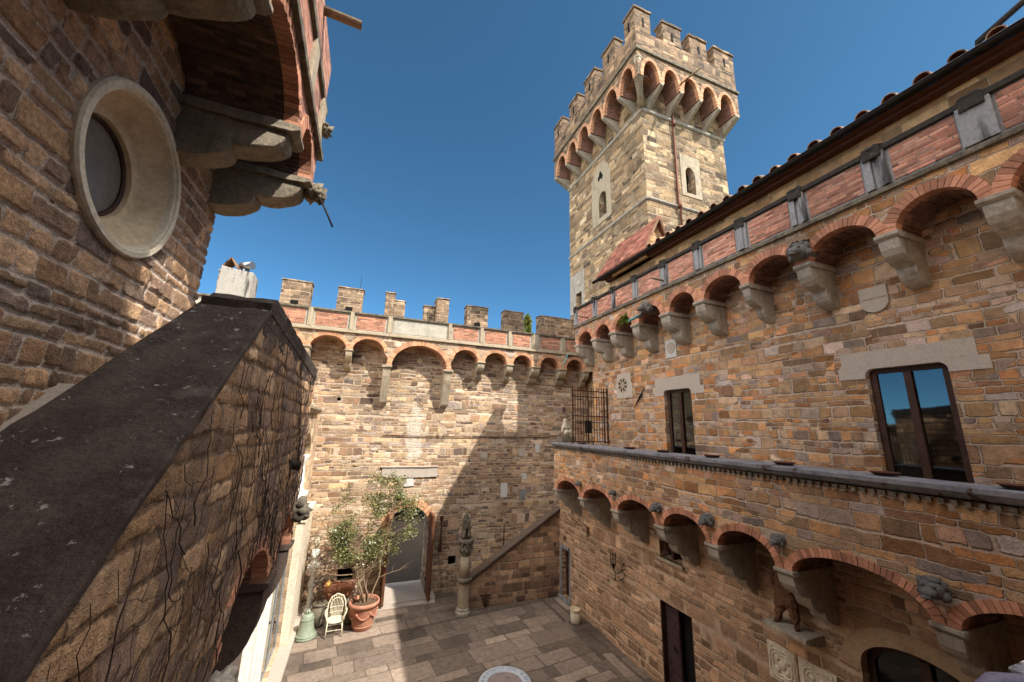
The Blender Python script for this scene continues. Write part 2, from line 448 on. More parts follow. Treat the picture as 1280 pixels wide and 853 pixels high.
# ------------------------------------------------------------------ materials
def far_stain(s, c, u, v):
    # white lime run that streaks the sunny wall above the gate
    n = s.noise(s.xyz(u, v, 2), 2.6, 9.0, .75)[0]
    du = s.m('DIVIDE', s.m('SUBTRACT', u, s.m('ADD', 2.0, s.m('MULTIPLY', s.m('SUBTRACT', n, .5), .8))), .42)
    dv = s.m('DIVIDE', s.m('SUBTRACT', v, 6.0), 1.35)
    g = s.m('SUBTRACT', s.m('ADD', 1.15, s.m('MULTIPLY', s.m('SUBTRACT', n, .5), 5.5)), s.m('ADD', s.m('MULTIPLY', du, du), s.m('MULTIPLY', dv, dv)))
    return s.mix(s.smooth(g, .25, .8, 0.0, .75), c, lin('#cfc4b2'))
PAL_FAR = ['#84684e', '#b39a78', '#a68c6c', '#8f755a', '#c4b090', '#9f8a70', '#786250', '#b89e74', '#a89a84', '#967c5c', '#6c5644', '#8c8078', '#d0c0a4']
PAL_RIGHT = ['#93693f', '#a88256', '#8a7258', '#b6915f', '#7d5a3e', '#9c8666', '#a8703e', '#85796f', '#c4aa88', '#83664a', '#9a9088', '#b07a46']
PAL_TOWER = ['#ac8e5e', '#c0a474', '#8d7452', '#d0ba8e', '#74624c', '#b89a6a', '#a08258', '#5f5142', '#c8ae80']
PAL_LEFT = ['#a3825c', '#866c54', '#b8966e', '#8e7054', '#78675c', '#ab865e', '#c4a27a', '#857268', '#98744e', '#6c5d57', '#b08c68']
M = {}
M['far'] = masonry('rubble_masonry_brown', PAL_FAR, '#c2b096', .29, .112, .015, .040, .46, .035, .012, .04, 1.0, .35, 1.5, far_stain, gain=1.3)
M['stairwall'] = masonry('squared_masonry_brown', ['#7d5f43', '#98795a', '#6c543f', '#a98b66', '#8a7156', '#5f4a38'], '#8d7b64', .34, .2, .010, .03, .35, .04, .012, .03, 2.0, .3, None, gain=1.4, desat=.25)
M['right'] = masonry('ashlar_orange_brown', PAL_RIGHT, '#b8a690', .24, .125, .009, .028, .34, .028, .012, .040, 3.0, .40, 1.5, None, .14, 0.0, .40, gain=1.55, desat=.12)
M['right_low'] = masonry('washed_masonry_tan', ['#a08061', '#8f7459', '#ab8c6c', '#987a5b', '#876a50', '#a5896d'], '#a8947a', .34, .15, .012, .045, .4, .04, .024, .026, 4.0, .28, 1.5, gain=1.45, desat=.15)
M['strip'] = masonry('ochre_ashlar', ['#a9824e', '#b8935e', '#8f6c42', '#c2a473', '#9d7a4c'], '#b09a74', .42, .2, .009, .02, .3, .03, .01, .02, 5.0, .25, None, gain=1.1, desat=.2)
M['tower'] = masonry('golden_masonry', PAL_TOWER, '#b09c74', .46, .19, .012, .03, .38, .04, .014, .10, 6.0, .45, 1.5, None, .25, gain=1.1, desat=.25)
M['tower_top'] = masonry('weathered_golden_masonry', ['#8c6f4e', '#a0835e', '#715a42', '#846c4c', '#5d4a38'], '#7a6850', .4, .16, .012, .03, .38, .04, .014, .04, 7.0, .5, None, None, .5, gain=1.2, desat=.25)
M['left'] = masonry('coarse_rubble_pale_mortar', PAL_LEFT, '#c6b09c', .38, .21, .020, .065, .55, .075, .04, .10, 8.0, .3, 1.6, None, 0.0, 0.0, .7, gain=1.9)
def vine_stain(s, c, u, v):
    a = s.noise(s.xyz(s.m('MULTIPLY', u, 2.2), s.m('MULTIPLY', v, .9), 3), 1.0, 7.0, .68)[0]
    c = s.mix(s.smooth(a, .5, .64, 0.0, .7), c, lin('#7d6c66'))
    b = s.noise(s.xyz(s.m('MULTIPLY', u, 3.4), s.m('MULTIPLY', v, 1.1), 17), 1.0, 7.0, .7)[0]
    c = s.mix(s.smooth(b, .54, .66, 0.0, .65), c, lin('#bb9468'))
    d = s.noise(s.xyz(s.m('MULTIPLY', u, 5.0), s.m('MULTIPLY', v, 1.3), 31), 1.0, 8.0, .72)[0]
    c = s.mix(s.smooth(d, .58, .68, 0.0, .65), c, lin('#c8bbb0'))
    e = s.noise(s.xyz(s.m('MULTIPLY', u, 9.0), s.m('MULTIPLY', v, .8), 43), 1.0, 6.0, .7)[0]
    return s.mix(s.smooth(e, .56, .70, 0.0, .8), c, lin('#332a26'))
M['vine'] = masonry('washed_ochre_masonry', ['#8f6d48', '#7f644a', '#9c7c54', '#876f58', '#735f50', '#957855'], '#8a7258', .46, .30, .008, .07, .45, .06, .035, .04, 9.0, .5, None, vine_stain, .0, gain=2.3)
M['wing'] = masonry('pale_ashlar', ['#c2ad8d', '#b39c7b', '#cdbb9d', '#a89172', '#bda684'], '#a8967c', .5, .26, .006, .012, .3, .02, .008, .012, 10.0, .2, None, gain=1.25)
M['merlon'] = masonry('lichened_dark_masonry', ['#6f5b47', '#8b7458', '#5d4e40', '#9a8568', '#7a654c'], '#9a8a70', .28, .13, .010, .03, .4, .035, .012, .03, 11.0, .5, None, None, .2, gain=1.4)
M['brick'] = brickwork('red_brick', ['#a2664c', '#b07054', '#925a46', '#b87c5e', '#a06a52', '#aa6848'], '#a8866f', .26, .06, .005)
M['brick_far'] = brickwork('pale_red_brick', ['#b97c5c', '#aa6e52', '#c48e6c', '#a06a50', '#b4785a'], '#c0a48c', .26, .062, .006)
M['soffit'] = brickwork('dull_brick', ['#80584a', '#8f6653', '#6f4c40', '#966e5a', '#83604f'], '#8f7a6a', .26, .06, .006, .2, 3.0)  # duller brown brick for the arch undersides
M['soffit_dark'] = brickwork('dark_brown_brick', ['#5c453b', '#6a5044', '#503b33', '#735a4c'], '#6a5a50', .26, .06, .005, .25, 3.5)  # darkest brown brick, for the left gallery underside
M['panel'] = brickwork('rose_brick', ['#c4836a', '#cc8f74', '#b8765c', '#c68666', '#d0a088', '#a86a50'], '#b89c8c', .27, .055, .005, .15, 4.0)
M['voussoir'] = plain('arch_brick', ['#a06a50', '#b98368', '#ab7458'], .9, 5.0, .006, island=.38)
M['voussoir_pale'] = plain('arch_brick_pale', ['#b07a5c', '#c4936f', '#b8866a'], .9, 5.0, .006, island=.3)
M['grey'] = plain('grey_sandstone', ['#8a8176', '#aca293', '#988e80', '#bfb4a2'], .88, 2.2, .012, streak=.3, lichen=('#b5b0a2', 5.0, .66))
M['grey_far'] = plain('buff_sandstone', ['#8a7c68', '#a99a82', '#998a72'], .88, 2.5, .012, streak=.25)
M['bluegrey'] = plain('blue_grey_sandstone', ['#77777a', '#929191', '#848382'], .85, 3.0, .010, streak=.8)
M['blackened'] = plain('soot_black_stone', ['#26231f', '#403a34', '#332e2a', '#5a5248'], .95, 9.0, .02)
M['ledge'] = plain('weathered_ledge_stone', ['#3a332c', '#5d5448', '#79705f', '#4a4238'], .92, 6.0, .015, streak=.4, lichen=('#8c8779', 9.0, .62))
M['cope'] = plain('lichened_coping_stone', ['#5c5b60', '#757479', '#8a888a', '#63605f'], .85, 3.0, .008, lichen=('#4f3f33', 4.0, .60))
M['cope_dark'] = plain('dark_coping_stone', ['#332b27', '#574c46', '#423934', '#6e625b'], .88, 2.2, .022, spec=.15, lichen=('#a39a92', 13.0, .63), detail=10.0, bscale=30.0)
M['tufa'] = plain('limestone_ring', ['#cdbfa6', '#dbcfb8', '#c3b398'], .85, 3.0, .004)
M['tufa2'] = plain('limestone_splay', ['#c2ab8a', '#cfba9a', '#b59d7c'], .88, 2.0, .004)
M['corbel_left'] = plain('pitted_sandstone', ['#6e6457', '#8f8371', '#7d7262', '#a2957f'], .92, 2.4, .03, streak=.2)
M['plaster'] = plain('white_plaster', ['#cfcac0', '#e2ded6', '#d8d3c9'], .85, 2.0, .003)
M['plaster_stain'] = plain('streaked_white_plaster', ['#827c72', '#a09a90', '#928c82'], .88, 2.5, .008, streak=.9)
M['panel_grey'] = plain('grey_render', ['#9a9384', '#aea797', '#a39b8b'], .9, 1.5, .004, streak=.1)
M['marble'] = plain('white_marble', ['#d5d0c6', '#e6e2da', '#c9c2b4'], .5, 5.0, .004)
M['marble_dirty'] = plain('weathered_marble', ['#a39680', '#c0b49c', '#8c806c'], .7, 6.0, .01)
M['slab'] = plain('pale_limestone_slab', ['#a39689', '#b3a698', '#aa9d90'], .88, 6.0, .005, bscale=50.0)
M['plaque'] = plain('white_plaque_stone', ['#b9b6b0', '#cfccc6'], .7, 8.0, .002)
M['terracotta'] = plain('terracotta', ['#8f5a42', '#a56e56', '#b38068', '#98654c'], .85, 5.0, .006, lichen=('#c09a80', 6.0, .66))
M['terra_dark'] = plain('dark_terracotta', ['#4b2d24', '#5f3a2c'], .8, 6.0, .004)
M['tile'] = plain('roof_tile', ['#5f4434', '#7c5c46', '#947458', '#6a4c3a'], .9, 6.0, .01, lichen=('#4a4032', 8.0, .58), island=.25)
M['tile_red'] = masonry('flat_roof_tile', ['#a0604a', '#ad6c55', '#96573f', '#b87a62'], '#7a4a3a', .3, .16, .005, .004, .05, .012, .006, .015, 14.0, .15)
M['iron'] = plain('dark_iron', ['#15120f', '#241d18', '#2e2019'], .65, 12.0, .003, metallic=.4)
M['rust'] = plain('rusty_iron', ['#2c1c14', '#4a2c1c', '#382218'], .8, 10.0, .004)
M['copper'] = plain('weathered_copper', ['#5a3526', '#6e4532', '#4a2c20'], .6, 6.0, .003, metallic=.3)
M['verdigris'] = plain('verdigris_copper', ['#4f7f7c', '#6a9a96', '#3f6664'], .7, 8.0, .003)
M['bronze'] = plain('green_bronze', ['#616a58', '#7f8874', '#929a86', '#525a48'], .7, 6.0, .008, metallic=.1)
M['wood'] = plain('dark_brown_wood', ['#2b1a13', '#3d261b', '#4a3022'], .6, 3.0, .006)
M['gatewood'] = plain('brown_gate_boards', ['#4a2d1d', '#633e28', '#553422'], .75, 3.0, .008)
M['oldwood'] = plain('grey_timber', ['#6d5a46', '#8d7a62', '#50402f'], .85, 5.0, .008, streak=.4)
M['doormetal'] = plain('purple_brown_metal', ['#251a1c', '#3a2a2c', '#4c3836', '#2c2124'], .6, 7.0, .01)
M['dark'] = plain('shadowed_interior', ['#0b0908', '#141110'], .95, 2.0, .0)
M['wicker'] = plain('cream_wicker', ['#cfc2a4', '#ddd2b8', '#bdae8e'], .7, 20.0, .004)
M['soil'] = plain('dry_soil', ['#54402f', '#6e5844'], .98, 14.0, .03)
M['bark'] = plain('grey_brown_bark', ['#6b5642', '#8a745c', '#55432f'], .9, 9.0, .012)
M['vinewood'] = plain('dark_vine_stem', ['#2a201b', '#473830', '#382b25'], .9, 9.0, .006)
M['bearbrown'] = plain('brown_glazed_terracotta', ['#543626', '#6f4c36', '#7e5a42', '#5e3f2d'], .85, 14.0, .03)
M['basin'] = plain('blue_grey_marble', ['#a3a8ae', '#bcc0c4', '#afb3b8'], .6, 9.0, .006, lichen=('#7e8894', 16.0, .60))
M['basin_in'] = plain('pinkish_stone', ['#7a6a66', '#95857e', '#857570'], .8, 5.0, .006)
M['steel'] = plain('steel_flue', ['#8d9296', '#a6abae'], .3, 3.0, .0, metallic=.9)
M['ochre'] = plain('ochre_wall', ['#b98a35', '#c99c48'], .9, 2.0, .003)
M['curtain'] = plain('white_net_curtain', ['#aab0b8', '#c2c6cc'], .9, 3.0, .0)
M['gourd'] = plain('yellow_gourd', ['#c99a4a', '#d8b060'], .6, 6.0, .003)
M['tan'] = plain('tan_render', ['#a88e70', '#b79d7f', '#9c8266'], .92, 3.0, .01)
M['shade_corbel'] = plain('shade_darkened_stone', ['#3a2f28', '#564840', '#473a32'], .92, 3.0, .02)  # shade on the stair-wall corbels put into a darker stone colour
M['rail'] = plain('dark_brown_rail_stone', ['#4a3d33', '#64554a', '#564840'], .85, 5.0, .012)
M['head'] = plain('dark_carved_stone', ['#4c4a48', '#6a6762', '#5a5753'], .85, 9.0, .012)
M['dusty_pane'] = plain('dusty_grey_pane', ['#5c554e', '#746c62', '#665f57'], .35, 2.0, .0, spec=.5)
M['mauve'] = plain('weathered_lead', ['#5c5566', '#756d7e', '#685f70'], .55, 6.0, .004)

def glass_mat(name, tint, refl, fk=1.0, gc=(.9, .93, .95, 1), see=False):
    s = NT(name)
    P = s.pos(); n = s.noise(P, 1.3, 2.0)[0]
    bn = s.n('ShaderNodeBump', {'Strength': .15, 'Distance': .01, 'Height': n}).outputs[0]
    d = s.n('ShaderNodeBsdfTransparent', {0: (.55, .55, .53, 1)}).outputs[0] if see else s.n('ShaderNodeBsdfDiffuse', {'Color': lin(tint)}).outputs[0]
    g = s.n('ShaderNodeBsdfGlossy', {'Color': gc, 'Roughness': .03, 'Normal': bn}).outputs[0]
    fr = s.n('ShaderNodeFresnel', {'IOR': 1.5}).outputs[0]
    fac = s.m('ADD', s.m('MULTIPLY', fr, fk), refl, clamp=True)
    mx = s.n('ShaderNodeMixShader', {0: fac, 1: d, 2: g}).outputs[0]
    s.t.links.new(mx, s.out.inputs[0]); return s.mat
M['glass'] = glass_mat('window_glass', '#15100e', .11, 1.0, (.55, .58, .60, 1), True)
M['glass_low'] = glass_mat('dark_door_glass', '#0d0a0b', .0, .45)
def clear_glass():
    s = NT('clear_glazing')
    t = s.n('ShaderNodeBsdfTransparent', {0: (.86, .9, .88, 1)}).outputs[0]
    g = s.n('ShaderNodeBsdfGlossy', {'Color': (.9, .95, .95, 1), 'Roughness': .02}).outputs[0]
    fr = s.n('ShaderNodeFresnel', {'IOR': 1.5}).outputs[0]
    mx = s.n('ShaderNodeMixShader', {0: s.m('ADD', fr, .1, clamp=True), 1: t, 2: g}).outputs[0]
    s.t.links.new(mx, s.out.inputs[0]); return s.mat
M['clear'] = clear_glass()

def paving_mat(name, rot, bw, bh, seed, pal, mortar):
    return masonry(name, pal, mortar, bw, bh, .010, .028, .42, .03, .012, .012, seed, .5, None, None, .15, rot, .45, .92, .4)
PAL_PAVE = ['#8a7c6a', '#7f7262', '#918270', '#766a5c', '#857766', '#8d7e6c', '#7a6e62', '#9c8d78']
M['paving'] = paving_mat('flagstone_paving', R(6.5), .86, .47, 20.0, PAL_PAVE, '#6a5d4e')
M['border'] = paving_mat('flagstone_border', R(91.0), 1.3, .36, 22.0, ['#7d7063', '#8a7c6c', '#958674', '#726558'], '#685c50')
def gravel():
    s = NT('grey_gravel'); P = s.pos()
    n = s.noise(P, 40.0, 3.0, .7)[0]; b = s.noise(P, .6, 4.0)[0]
    c = s.ramp(n, [(.3, '#332a22'), (.5, '#4a3d31'), (.7, '#62543f')]); c = s.mix(1.0, c, s.ramp(b, [(.3, .75), (.7, 1.1)]), 'MULTIPLY')
    return s.finish(c, .95, n, .02)
M['gravel'] = gravel()
def land():
    s = NT('dry_grassland'); P = s.pos(); n = s.noise(P, .08, 6.0)[0]
    return s.finish(s.ramp(n, [(.35, '#4c5230'), (.6, '#6f6a44')]), .95, n, .2)
M['land'] = land()
def leaf_mat(name, cols, trans=.35):
    s = NT(name)
    g = s.n('ShaderNodeNewGeometry'); r = g.outputs['Random Per Island']
    n = s.noise(g.outputs['Position'], 1.7, 3.0)[0]
    c = s.ramp(s.m('ADD', s.m('MULTIPLY', r, .7), s.m('MULTIPLY', n, .3)), [(i/(len(cols)-1), h) for i, h in enumerate(cols)])
    d = s.n('ShaderNodeBsdfDiffuse', {'Color': c}).outputs[0]; t = s.n('ShaderNodeBsdfTranslucent', {'Color': c}).outputs[0]
    gl = s.n('ShaderNodeBsdfGlossy', {'Color': (1, 1, 1, 1), 'Roughness': .4}).outputs[0]
    a = s.n('ShaderNodeMixShader', {0: trans, 1: d, 2: t}).outputs[0]
    a = s.n('ShaderNodeMixShader', {0: .05, 1: a, 2: gl}).outputs[0]
    s.t.links.new(a, s.out.inputs[0]); return s.mat
M['leaf'] = leaf_mat('grey_green_leaf', ['#4c5232', '#666c42', '#7f8252', '#98975f', '#85784a'])
M['leaf_dark'] = leaf_mat('dark_green_leaf', ['#1f2a16', '#2f3c20', '#3d4a28'])
M['cypress'] = leaf_mat('yellow_green_cypress', ['#4a5220', '#6d7030', '#8a8440'])
M['fern'] = leaf_mat('bright_fern', ['#4a6a20', '#6f9030', '#8fae4a'])

# ------------------------------------------------------------------ camera, sky, sun
EXPO, SKYS, SUNE, DUST, AIR, OZ, TINT, FILL_GLOW = 1.54, .10, 2.65, .35, .36, 1.2, (.56, 1.02, 1.03, 1), 1.3
cam = bpy.data.cameras.new('camera'); co = bpy.data.objects.new('camera', cam); COL.objects.link(co); SC.camera = co
cam.sensor_width = 36.0; cam.lens = 469.08/1280*36; cam.clip_start = .05; cam.clip_end = 2000
yaw, pit, rol = R(20.752), R(12.6905), R(1.56)
fw = Vector((math.sin(yaw)*math.cos(pit), math.cos(yaw)*math.cos(pit), math.sin(pit)))
r0 = Vector((math.cos(yaw), -math.sin(yaw), 0)); u0 = r0.cross(fw)
rr = r0*math.cos(rol)+u0*math.sin(rol); uu = -r0*math.sin(rol)+u0*math.cos(rol)
mt = Matrix((rr, uu, -fw)).transposed().to_4x4(); mt.translation = (0, 0, 6.5); co.matrix_world = mt

SUN = Vector((-2.78, 3.74, -5.24)).normalized()
el = math.asin(-SUN.z); az = math.atan2(-SUN.x, -SUN.y)
w = bpy.data.worlds.new('World'); SC.world = w; w.use_nodes = True
nt = w.node_tree; nt.nodes.clear()
sk = nt.nodes.new('ShaderNodeTexSky'); sk.sky_type = 'NISHITA'; sk.sun_disc = False
sk.sun_elevation = el; sk.sun_rotation = az; sk.altitude = 400; sk.air_density = AIR; sk.dust_density = DUST; sk.ozone_density = OZ
bg = nt.nodes.new('ShaderNodeBackground'); bg.inputs[1].default_value = SKYS
wo = nt.nodes.new('ShaderNodeOutputWorld'); gm = nt.nodes.new('ShaderNodeMix'); gm.data_type = 'RGBA'; gm.blend_type = 'MULTIPLY'; gm.inputs[0].default_value = 1.0; gm.inputs[7].default_value = TINT; nt.links.new(sk.outputs[0], gm.inputs[6]); nt.links.new(gm.outputs[2], bg.inputs[0])
# glow patches added to the unseen part of the sky to brighten shaded walls
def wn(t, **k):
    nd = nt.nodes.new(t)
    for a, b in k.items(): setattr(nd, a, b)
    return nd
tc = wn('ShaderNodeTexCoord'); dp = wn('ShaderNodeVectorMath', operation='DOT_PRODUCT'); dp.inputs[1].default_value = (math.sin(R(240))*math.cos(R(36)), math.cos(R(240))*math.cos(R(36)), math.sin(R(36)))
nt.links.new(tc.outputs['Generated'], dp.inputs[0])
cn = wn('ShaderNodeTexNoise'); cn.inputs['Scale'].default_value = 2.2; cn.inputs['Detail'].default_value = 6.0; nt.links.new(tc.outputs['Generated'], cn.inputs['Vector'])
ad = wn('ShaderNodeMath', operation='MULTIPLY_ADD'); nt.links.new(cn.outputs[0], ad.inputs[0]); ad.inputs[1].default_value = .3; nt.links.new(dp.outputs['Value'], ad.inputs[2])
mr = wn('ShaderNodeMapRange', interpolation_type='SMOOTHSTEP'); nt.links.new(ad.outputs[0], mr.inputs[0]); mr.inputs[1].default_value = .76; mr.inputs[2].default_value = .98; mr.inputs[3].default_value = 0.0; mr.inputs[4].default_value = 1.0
bc = wn('ShaderNodeBackground'); bc.inputs[0].default_value = (1.0, .93, .86, 1); bc.inputs[1].default_value = FILL_GLOW; mxw = wn('ShaderNodeAddShader'); dp2 = wn('ShaderNodeVectorMath', operation='DOT_PRODUCT'); dp2.inputs[1].default_value = (math.sin(R(112))*math.cos(R(60)), math.cos(R(112))*math.cos(R(60)), math.sin(R(60))); nt.links.new(tc.outputs['Generated'], dp2.inputs[0])  # second added glow patch, near the sun, lifts the left walls
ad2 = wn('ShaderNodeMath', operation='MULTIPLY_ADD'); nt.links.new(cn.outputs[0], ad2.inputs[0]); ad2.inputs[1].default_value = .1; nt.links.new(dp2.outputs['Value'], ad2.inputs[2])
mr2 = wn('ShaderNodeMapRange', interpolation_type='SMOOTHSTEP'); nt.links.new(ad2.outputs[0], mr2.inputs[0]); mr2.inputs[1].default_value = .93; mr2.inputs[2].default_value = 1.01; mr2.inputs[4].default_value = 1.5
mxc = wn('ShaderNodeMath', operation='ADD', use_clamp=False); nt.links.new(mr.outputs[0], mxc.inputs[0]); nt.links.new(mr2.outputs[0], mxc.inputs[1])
bs_ = wn('ShaderNodeMath', operation='MULTIPLY'); nt.links.new(mxc.outputs[0], bs_.inputs[0]); bs_.inputs[1].default_value = FILL_GLOW
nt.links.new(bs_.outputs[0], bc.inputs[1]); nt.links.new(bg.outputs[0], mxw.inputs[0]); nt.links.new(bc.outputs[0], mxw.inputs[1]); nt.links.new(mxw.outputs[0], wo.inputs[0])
sl = bpy.data.lights.new('sun', 'SUN'); sl.energy = SUNE; sl.angle = R(.53); sl.color = (1, .955, .88)
so = bpy.data.objects.new('sun', sl); COL.objects.link(so); so.rotation_euler = SUN.to_track_quat('-Z', 'Y').to_euler(); so.location = (0, 0, 40)
vs = SC.view_settings; vs.view_transform = 'Standard'; vs.look = 'None'; vs.exposure = EXPO; vs.gamma = 1; vs.use_curve_mapping = False
SC.display_settings.display_device = 'sRGB'
SC.cycles.use_denoising = True; SC.cycles.max_bounces = 10; SC.cycles.diffuse_bounces = 8; SC.cycles.glossy_bounces = 3
SC.cycles.transparent_max_bounces = 8; SC.cycles.use_adaptive_sampling = True; SC.cycles.caustics_reflective = False; SC.cycles.caustics_refractive = False
SC.cycles.sample_clamp_indirect = 6

# ------------------------------------------------------------------ ground
mb = MB(); mb.poly([(-600, -600, -.03), (600, -600, -.03), (600, 600, -.03), (-600, 600, -.03)])
struct(mb.build('ground', M['land']))
mb = MB(); mb.poly([(-9, -.5, 0), (12, -.5, 0), (12, 17.0, 0), (-9, 17.0, 0)])
struct(mb.build('courtyard_paving', M['paving']))
mb = MB(); mb.box(7.08, 7.9, -.5, 14.76, -.02, .012)
struct(mb.build('paving_border', M['border']))
mb = MB(); mb.poly([(-40, 16.9, -.012), (60, 16.9, -.012), (60, 75, -.012), (-40, 75, -.012)])
struct(mb.build('gravel_drive', M['gravel']))
# ================================================================== RIGHT-HAND PALACE
XB, XA, XU, XO, XS = 7.88, 6.85, 8.6, 7.85, 8.8
fB = wall_w(XB); fU = wall_w(XU); fS = wall_w(XS)
pal = thing('palace', 'long shaded stone palace with two rows of brick corbel arches right of the courtyard', 'building', (8.6, 6, 0))

def casement(parent, f, u0, u1, z0, z1, p, mat_glass, fr=.09, mull=.10, label=None, panes=2, curtain=False, bars=0):
    """wooden frame with two glazed leaves set at depth p"""
    mb = MB()
    for a, b, c, d in ((u0, u0+fr, z0, z1), (u1-fr, u1, z0, z1), (u0+fr, u1-fr, z1-fr, z1), (u0+fr, u1-fr, z0, z0+fr)): mb.ubox(f, a, b, p-.07, p, c, d)
    mid = (u0+u1)/2
    mb.ubox(f, mid-mull/2, mid+mull/2, p-.06, p+.02, z0+fr, z1-fr)
    for i in range(bars):
        z = z0+(z1-z0)*(i+1)/(bars+1); mb.ubox(f, u0+fr, mid-mull/2, p-.05, p-.012, z-.02, z+.02); mb.ubox(f, mid+mull/2, u1-fr, p-.05, p-.012, z-.02, z+.02)
    wd = mb.build('window', M['wood'], parent, bevel=.006)
    if label: wd['label'] = label
    for a, b in ((u0+fr, mid-mull/2), (mid+mull/2, u1-fr)):
        g = MB(); g.ubox(f, a+.002, b-.002, p-.040, p-.030, z0+fr+.002, z1-fr-.002); g.build('pane', mat_glass, wd)
    if curtain:
        g = MB(); n = 14; w_ = (mid-u0-fr)*.9
        pts = [(mid+mull/2+.02+w_*i/n, p-.085-.018*(i % 2)) for i in range(n+1)]
        for (a, pa), (b, pb) in zip(pts, pts[1:]): g.poly([f(a, pa, z0+.1), f(b, pb, z0+.1), f(b, pb, z1-.75), f(a, pa, z1-.75)])
        g.build('curtain', M['curtain'], wd, recalc=False)
    return wd

# ---- lower wall with its doors
low_holes = [(8.02, 9.10, 0.0, 2.08), (13.98, 14.56, .12, 1.82), (8.2, 9.0, 3.15, 3.62), (12.5, 12.7, 2.68, 3.03), (14.2, 14.4, 2.1, 2.3)]
mb = MB()
holed_wall(mb, fB, 4.95, 14.76, 0, 5.0, low_holes, .32)
strip_wall(mb, fB, [(-.5, 0), (3.02, 0), *arc_pts(3.02, 4.52, 2.92, .46, 18), (4.52, 0), (4.95, 0)], 5.0, 0, -.35, 0, ends=False, top=False)
mb.poly([(XB, 14.76, 0), (16, 14.76, 0), (16, 14.76, 5), (XB, 14.76, 5)])
lw = mb.build('lower_wall', M['right_low'], pal)
for a, b, c, d in low_holes: mb = MB(); mb.ubox(fB, a-.02, b+.02, -.5, -.325, c-.02, d+.02); mb.build('dark_recess', M['dark'], pal)
mb = MB(); mb.ubox(fB, 2.9, 4.6, -.9, -.6, -.02, 3.6); mb.build('dark_recess', M['dark'], pal)
# plain plaster surround of the two doors
mb = MB(); mb.ubox(fB, 13.86, 13.98, -.02, .012, 0, 1.95); mb.ubox(fB, 14.56, 14.70, -.02, .012, 0, 1.95); mb.ubox(fB, 13.98, 14.56, -.02, .012, 1.82, 1.95)
mb.ubox(fB, 13.92, 14.74, -.03, .10, 0, .12)
mb.build('door_surround', M['bluegrey'], pal, bevel=.01)
mb = MB(); mb.ubox(fB, 14.0, 14.54, -.24, -.18, .14, 1.80)
for k in range(4): mb.ubox(fB, 14.02+k*.13, 14.12+k*.13, -.178, -.168, .18, 1.76)
d = mb.build('door', M['wood'], pal, bevel=.004); d['label'] = 'small dark door in the far corner'
mb = MB(); mb.tube([fB(14.44, -.165, .95), fB(14.44, -.12, .95), fB(14.37, -.12, .95)], .014, 6); mb.build('handle', M['iron'], d)
mb = MB(); mb.ubox(fB, 8.62, 9.08, -.22, -.16, .0, 2.05)
for k in range(5): mb.ubox(fB, 8.63, 9.07, -.158, -.148, .08+k*.4, .42+k*.4)
d = mb.build('door', M['doormetal'], pal, bevel=.006); d['label'] = 'tall purple brown door leaf half open'
mb = MB(); mb.tube([fB(8.75+.06*math.cos(a), -.13, 1.05+.06*math.sin(a)) for a in [k*PI/8 for k in range(17)]], .012, 6); mb.build('handle', M['iron'], d)
mb = MB(); mb.ubox(fB, 8.04, 8.10, -.3, -.05, 0, 2.05); mb.ubox(fB, 9.075, 9.10, -.3, -.02, 0, 2.06); mb.build('door_frame', M['wood'], pal)
mb = MB(); mb.ubox(fB, 8.15, 9.05, -.1, .07, 3.07, 3.15); mb.build('window_sill', M['grey_far'], pal, bevel=.01)
mb = MB(); mb.ubox(fB, 8.62, 8.70, -.25, -.12, 3.15, 3.62); mb.build('window_bar', M['wood'], pal)
mb = MB(); mb.ubox(fB, 8.25, 8.33, -.25, -.12, 3.15, 3.42); mb.build('window_bar', M['wood'], pal)
# arched glazed door
mb = MB()
o_ = arc_pts(3.03, 4.51, 2.92, .45, 24); i_ = arc_pts(3.13, 4.41, 2.92, .36, 24)
for k in range(24):
    mb.hexa([fB(*q) for q in ((o_[k][0], -.24, o_[k][1]), (o_[k+1][0], -.24, o_[k+1][1]), (i_[k+1][0], -.24, i_[k+1][1]), (i_[k][0], -.24, i_[k][1]),
                              (o_[k][0], -.16, o_[k][1]), (o_[k+1][0], -.16, o_[k+1][1]), (i_[k+1][0], -.16, i_[k+1][1]), (i_[k][0], -.16, i_[k][1]))])
mb.ubox(fB, 3.03, 3.13, -.24, -.16, 0, 2.92); mb.ubox(fB, 4.41, 4.51, -.24, -.16, 0, 2.92); mb.ubox(fB, 3.71, 3.83, -.24, -.14, 0, 3.27)
for z in (.9, 1.8): mb.ubox(fB, 3.13, 4.41, -.22, -.18, z, z+.05)
d = mb.build('glazed_door', M['wood'], pal); d['label'] = 'dark arched glazed door below the wide brick arch'
mb = MB(); mb.prismd(fB, [(3.13, .02), *i_, (4.41, .02)], -.22, -.205); mb.build('pane', M['glass_low'], d)
# plain band over the arched door
mb = MB()
o_ = arc_pts(2.78, 4.78, 2.86, .76, 24); i_ = arc_pts(3.03, 4.51, 2.92, .455, 24)
for k in range(24):
    q = [o_[k], o_[k+1], i_[k+1], i_[k]]; mb.hexa([fB(u, -.05, z) for u, z in q]+[fB(u, .012, z) for u, z in q])
mb.build('arch_band', M['tan'], pal)

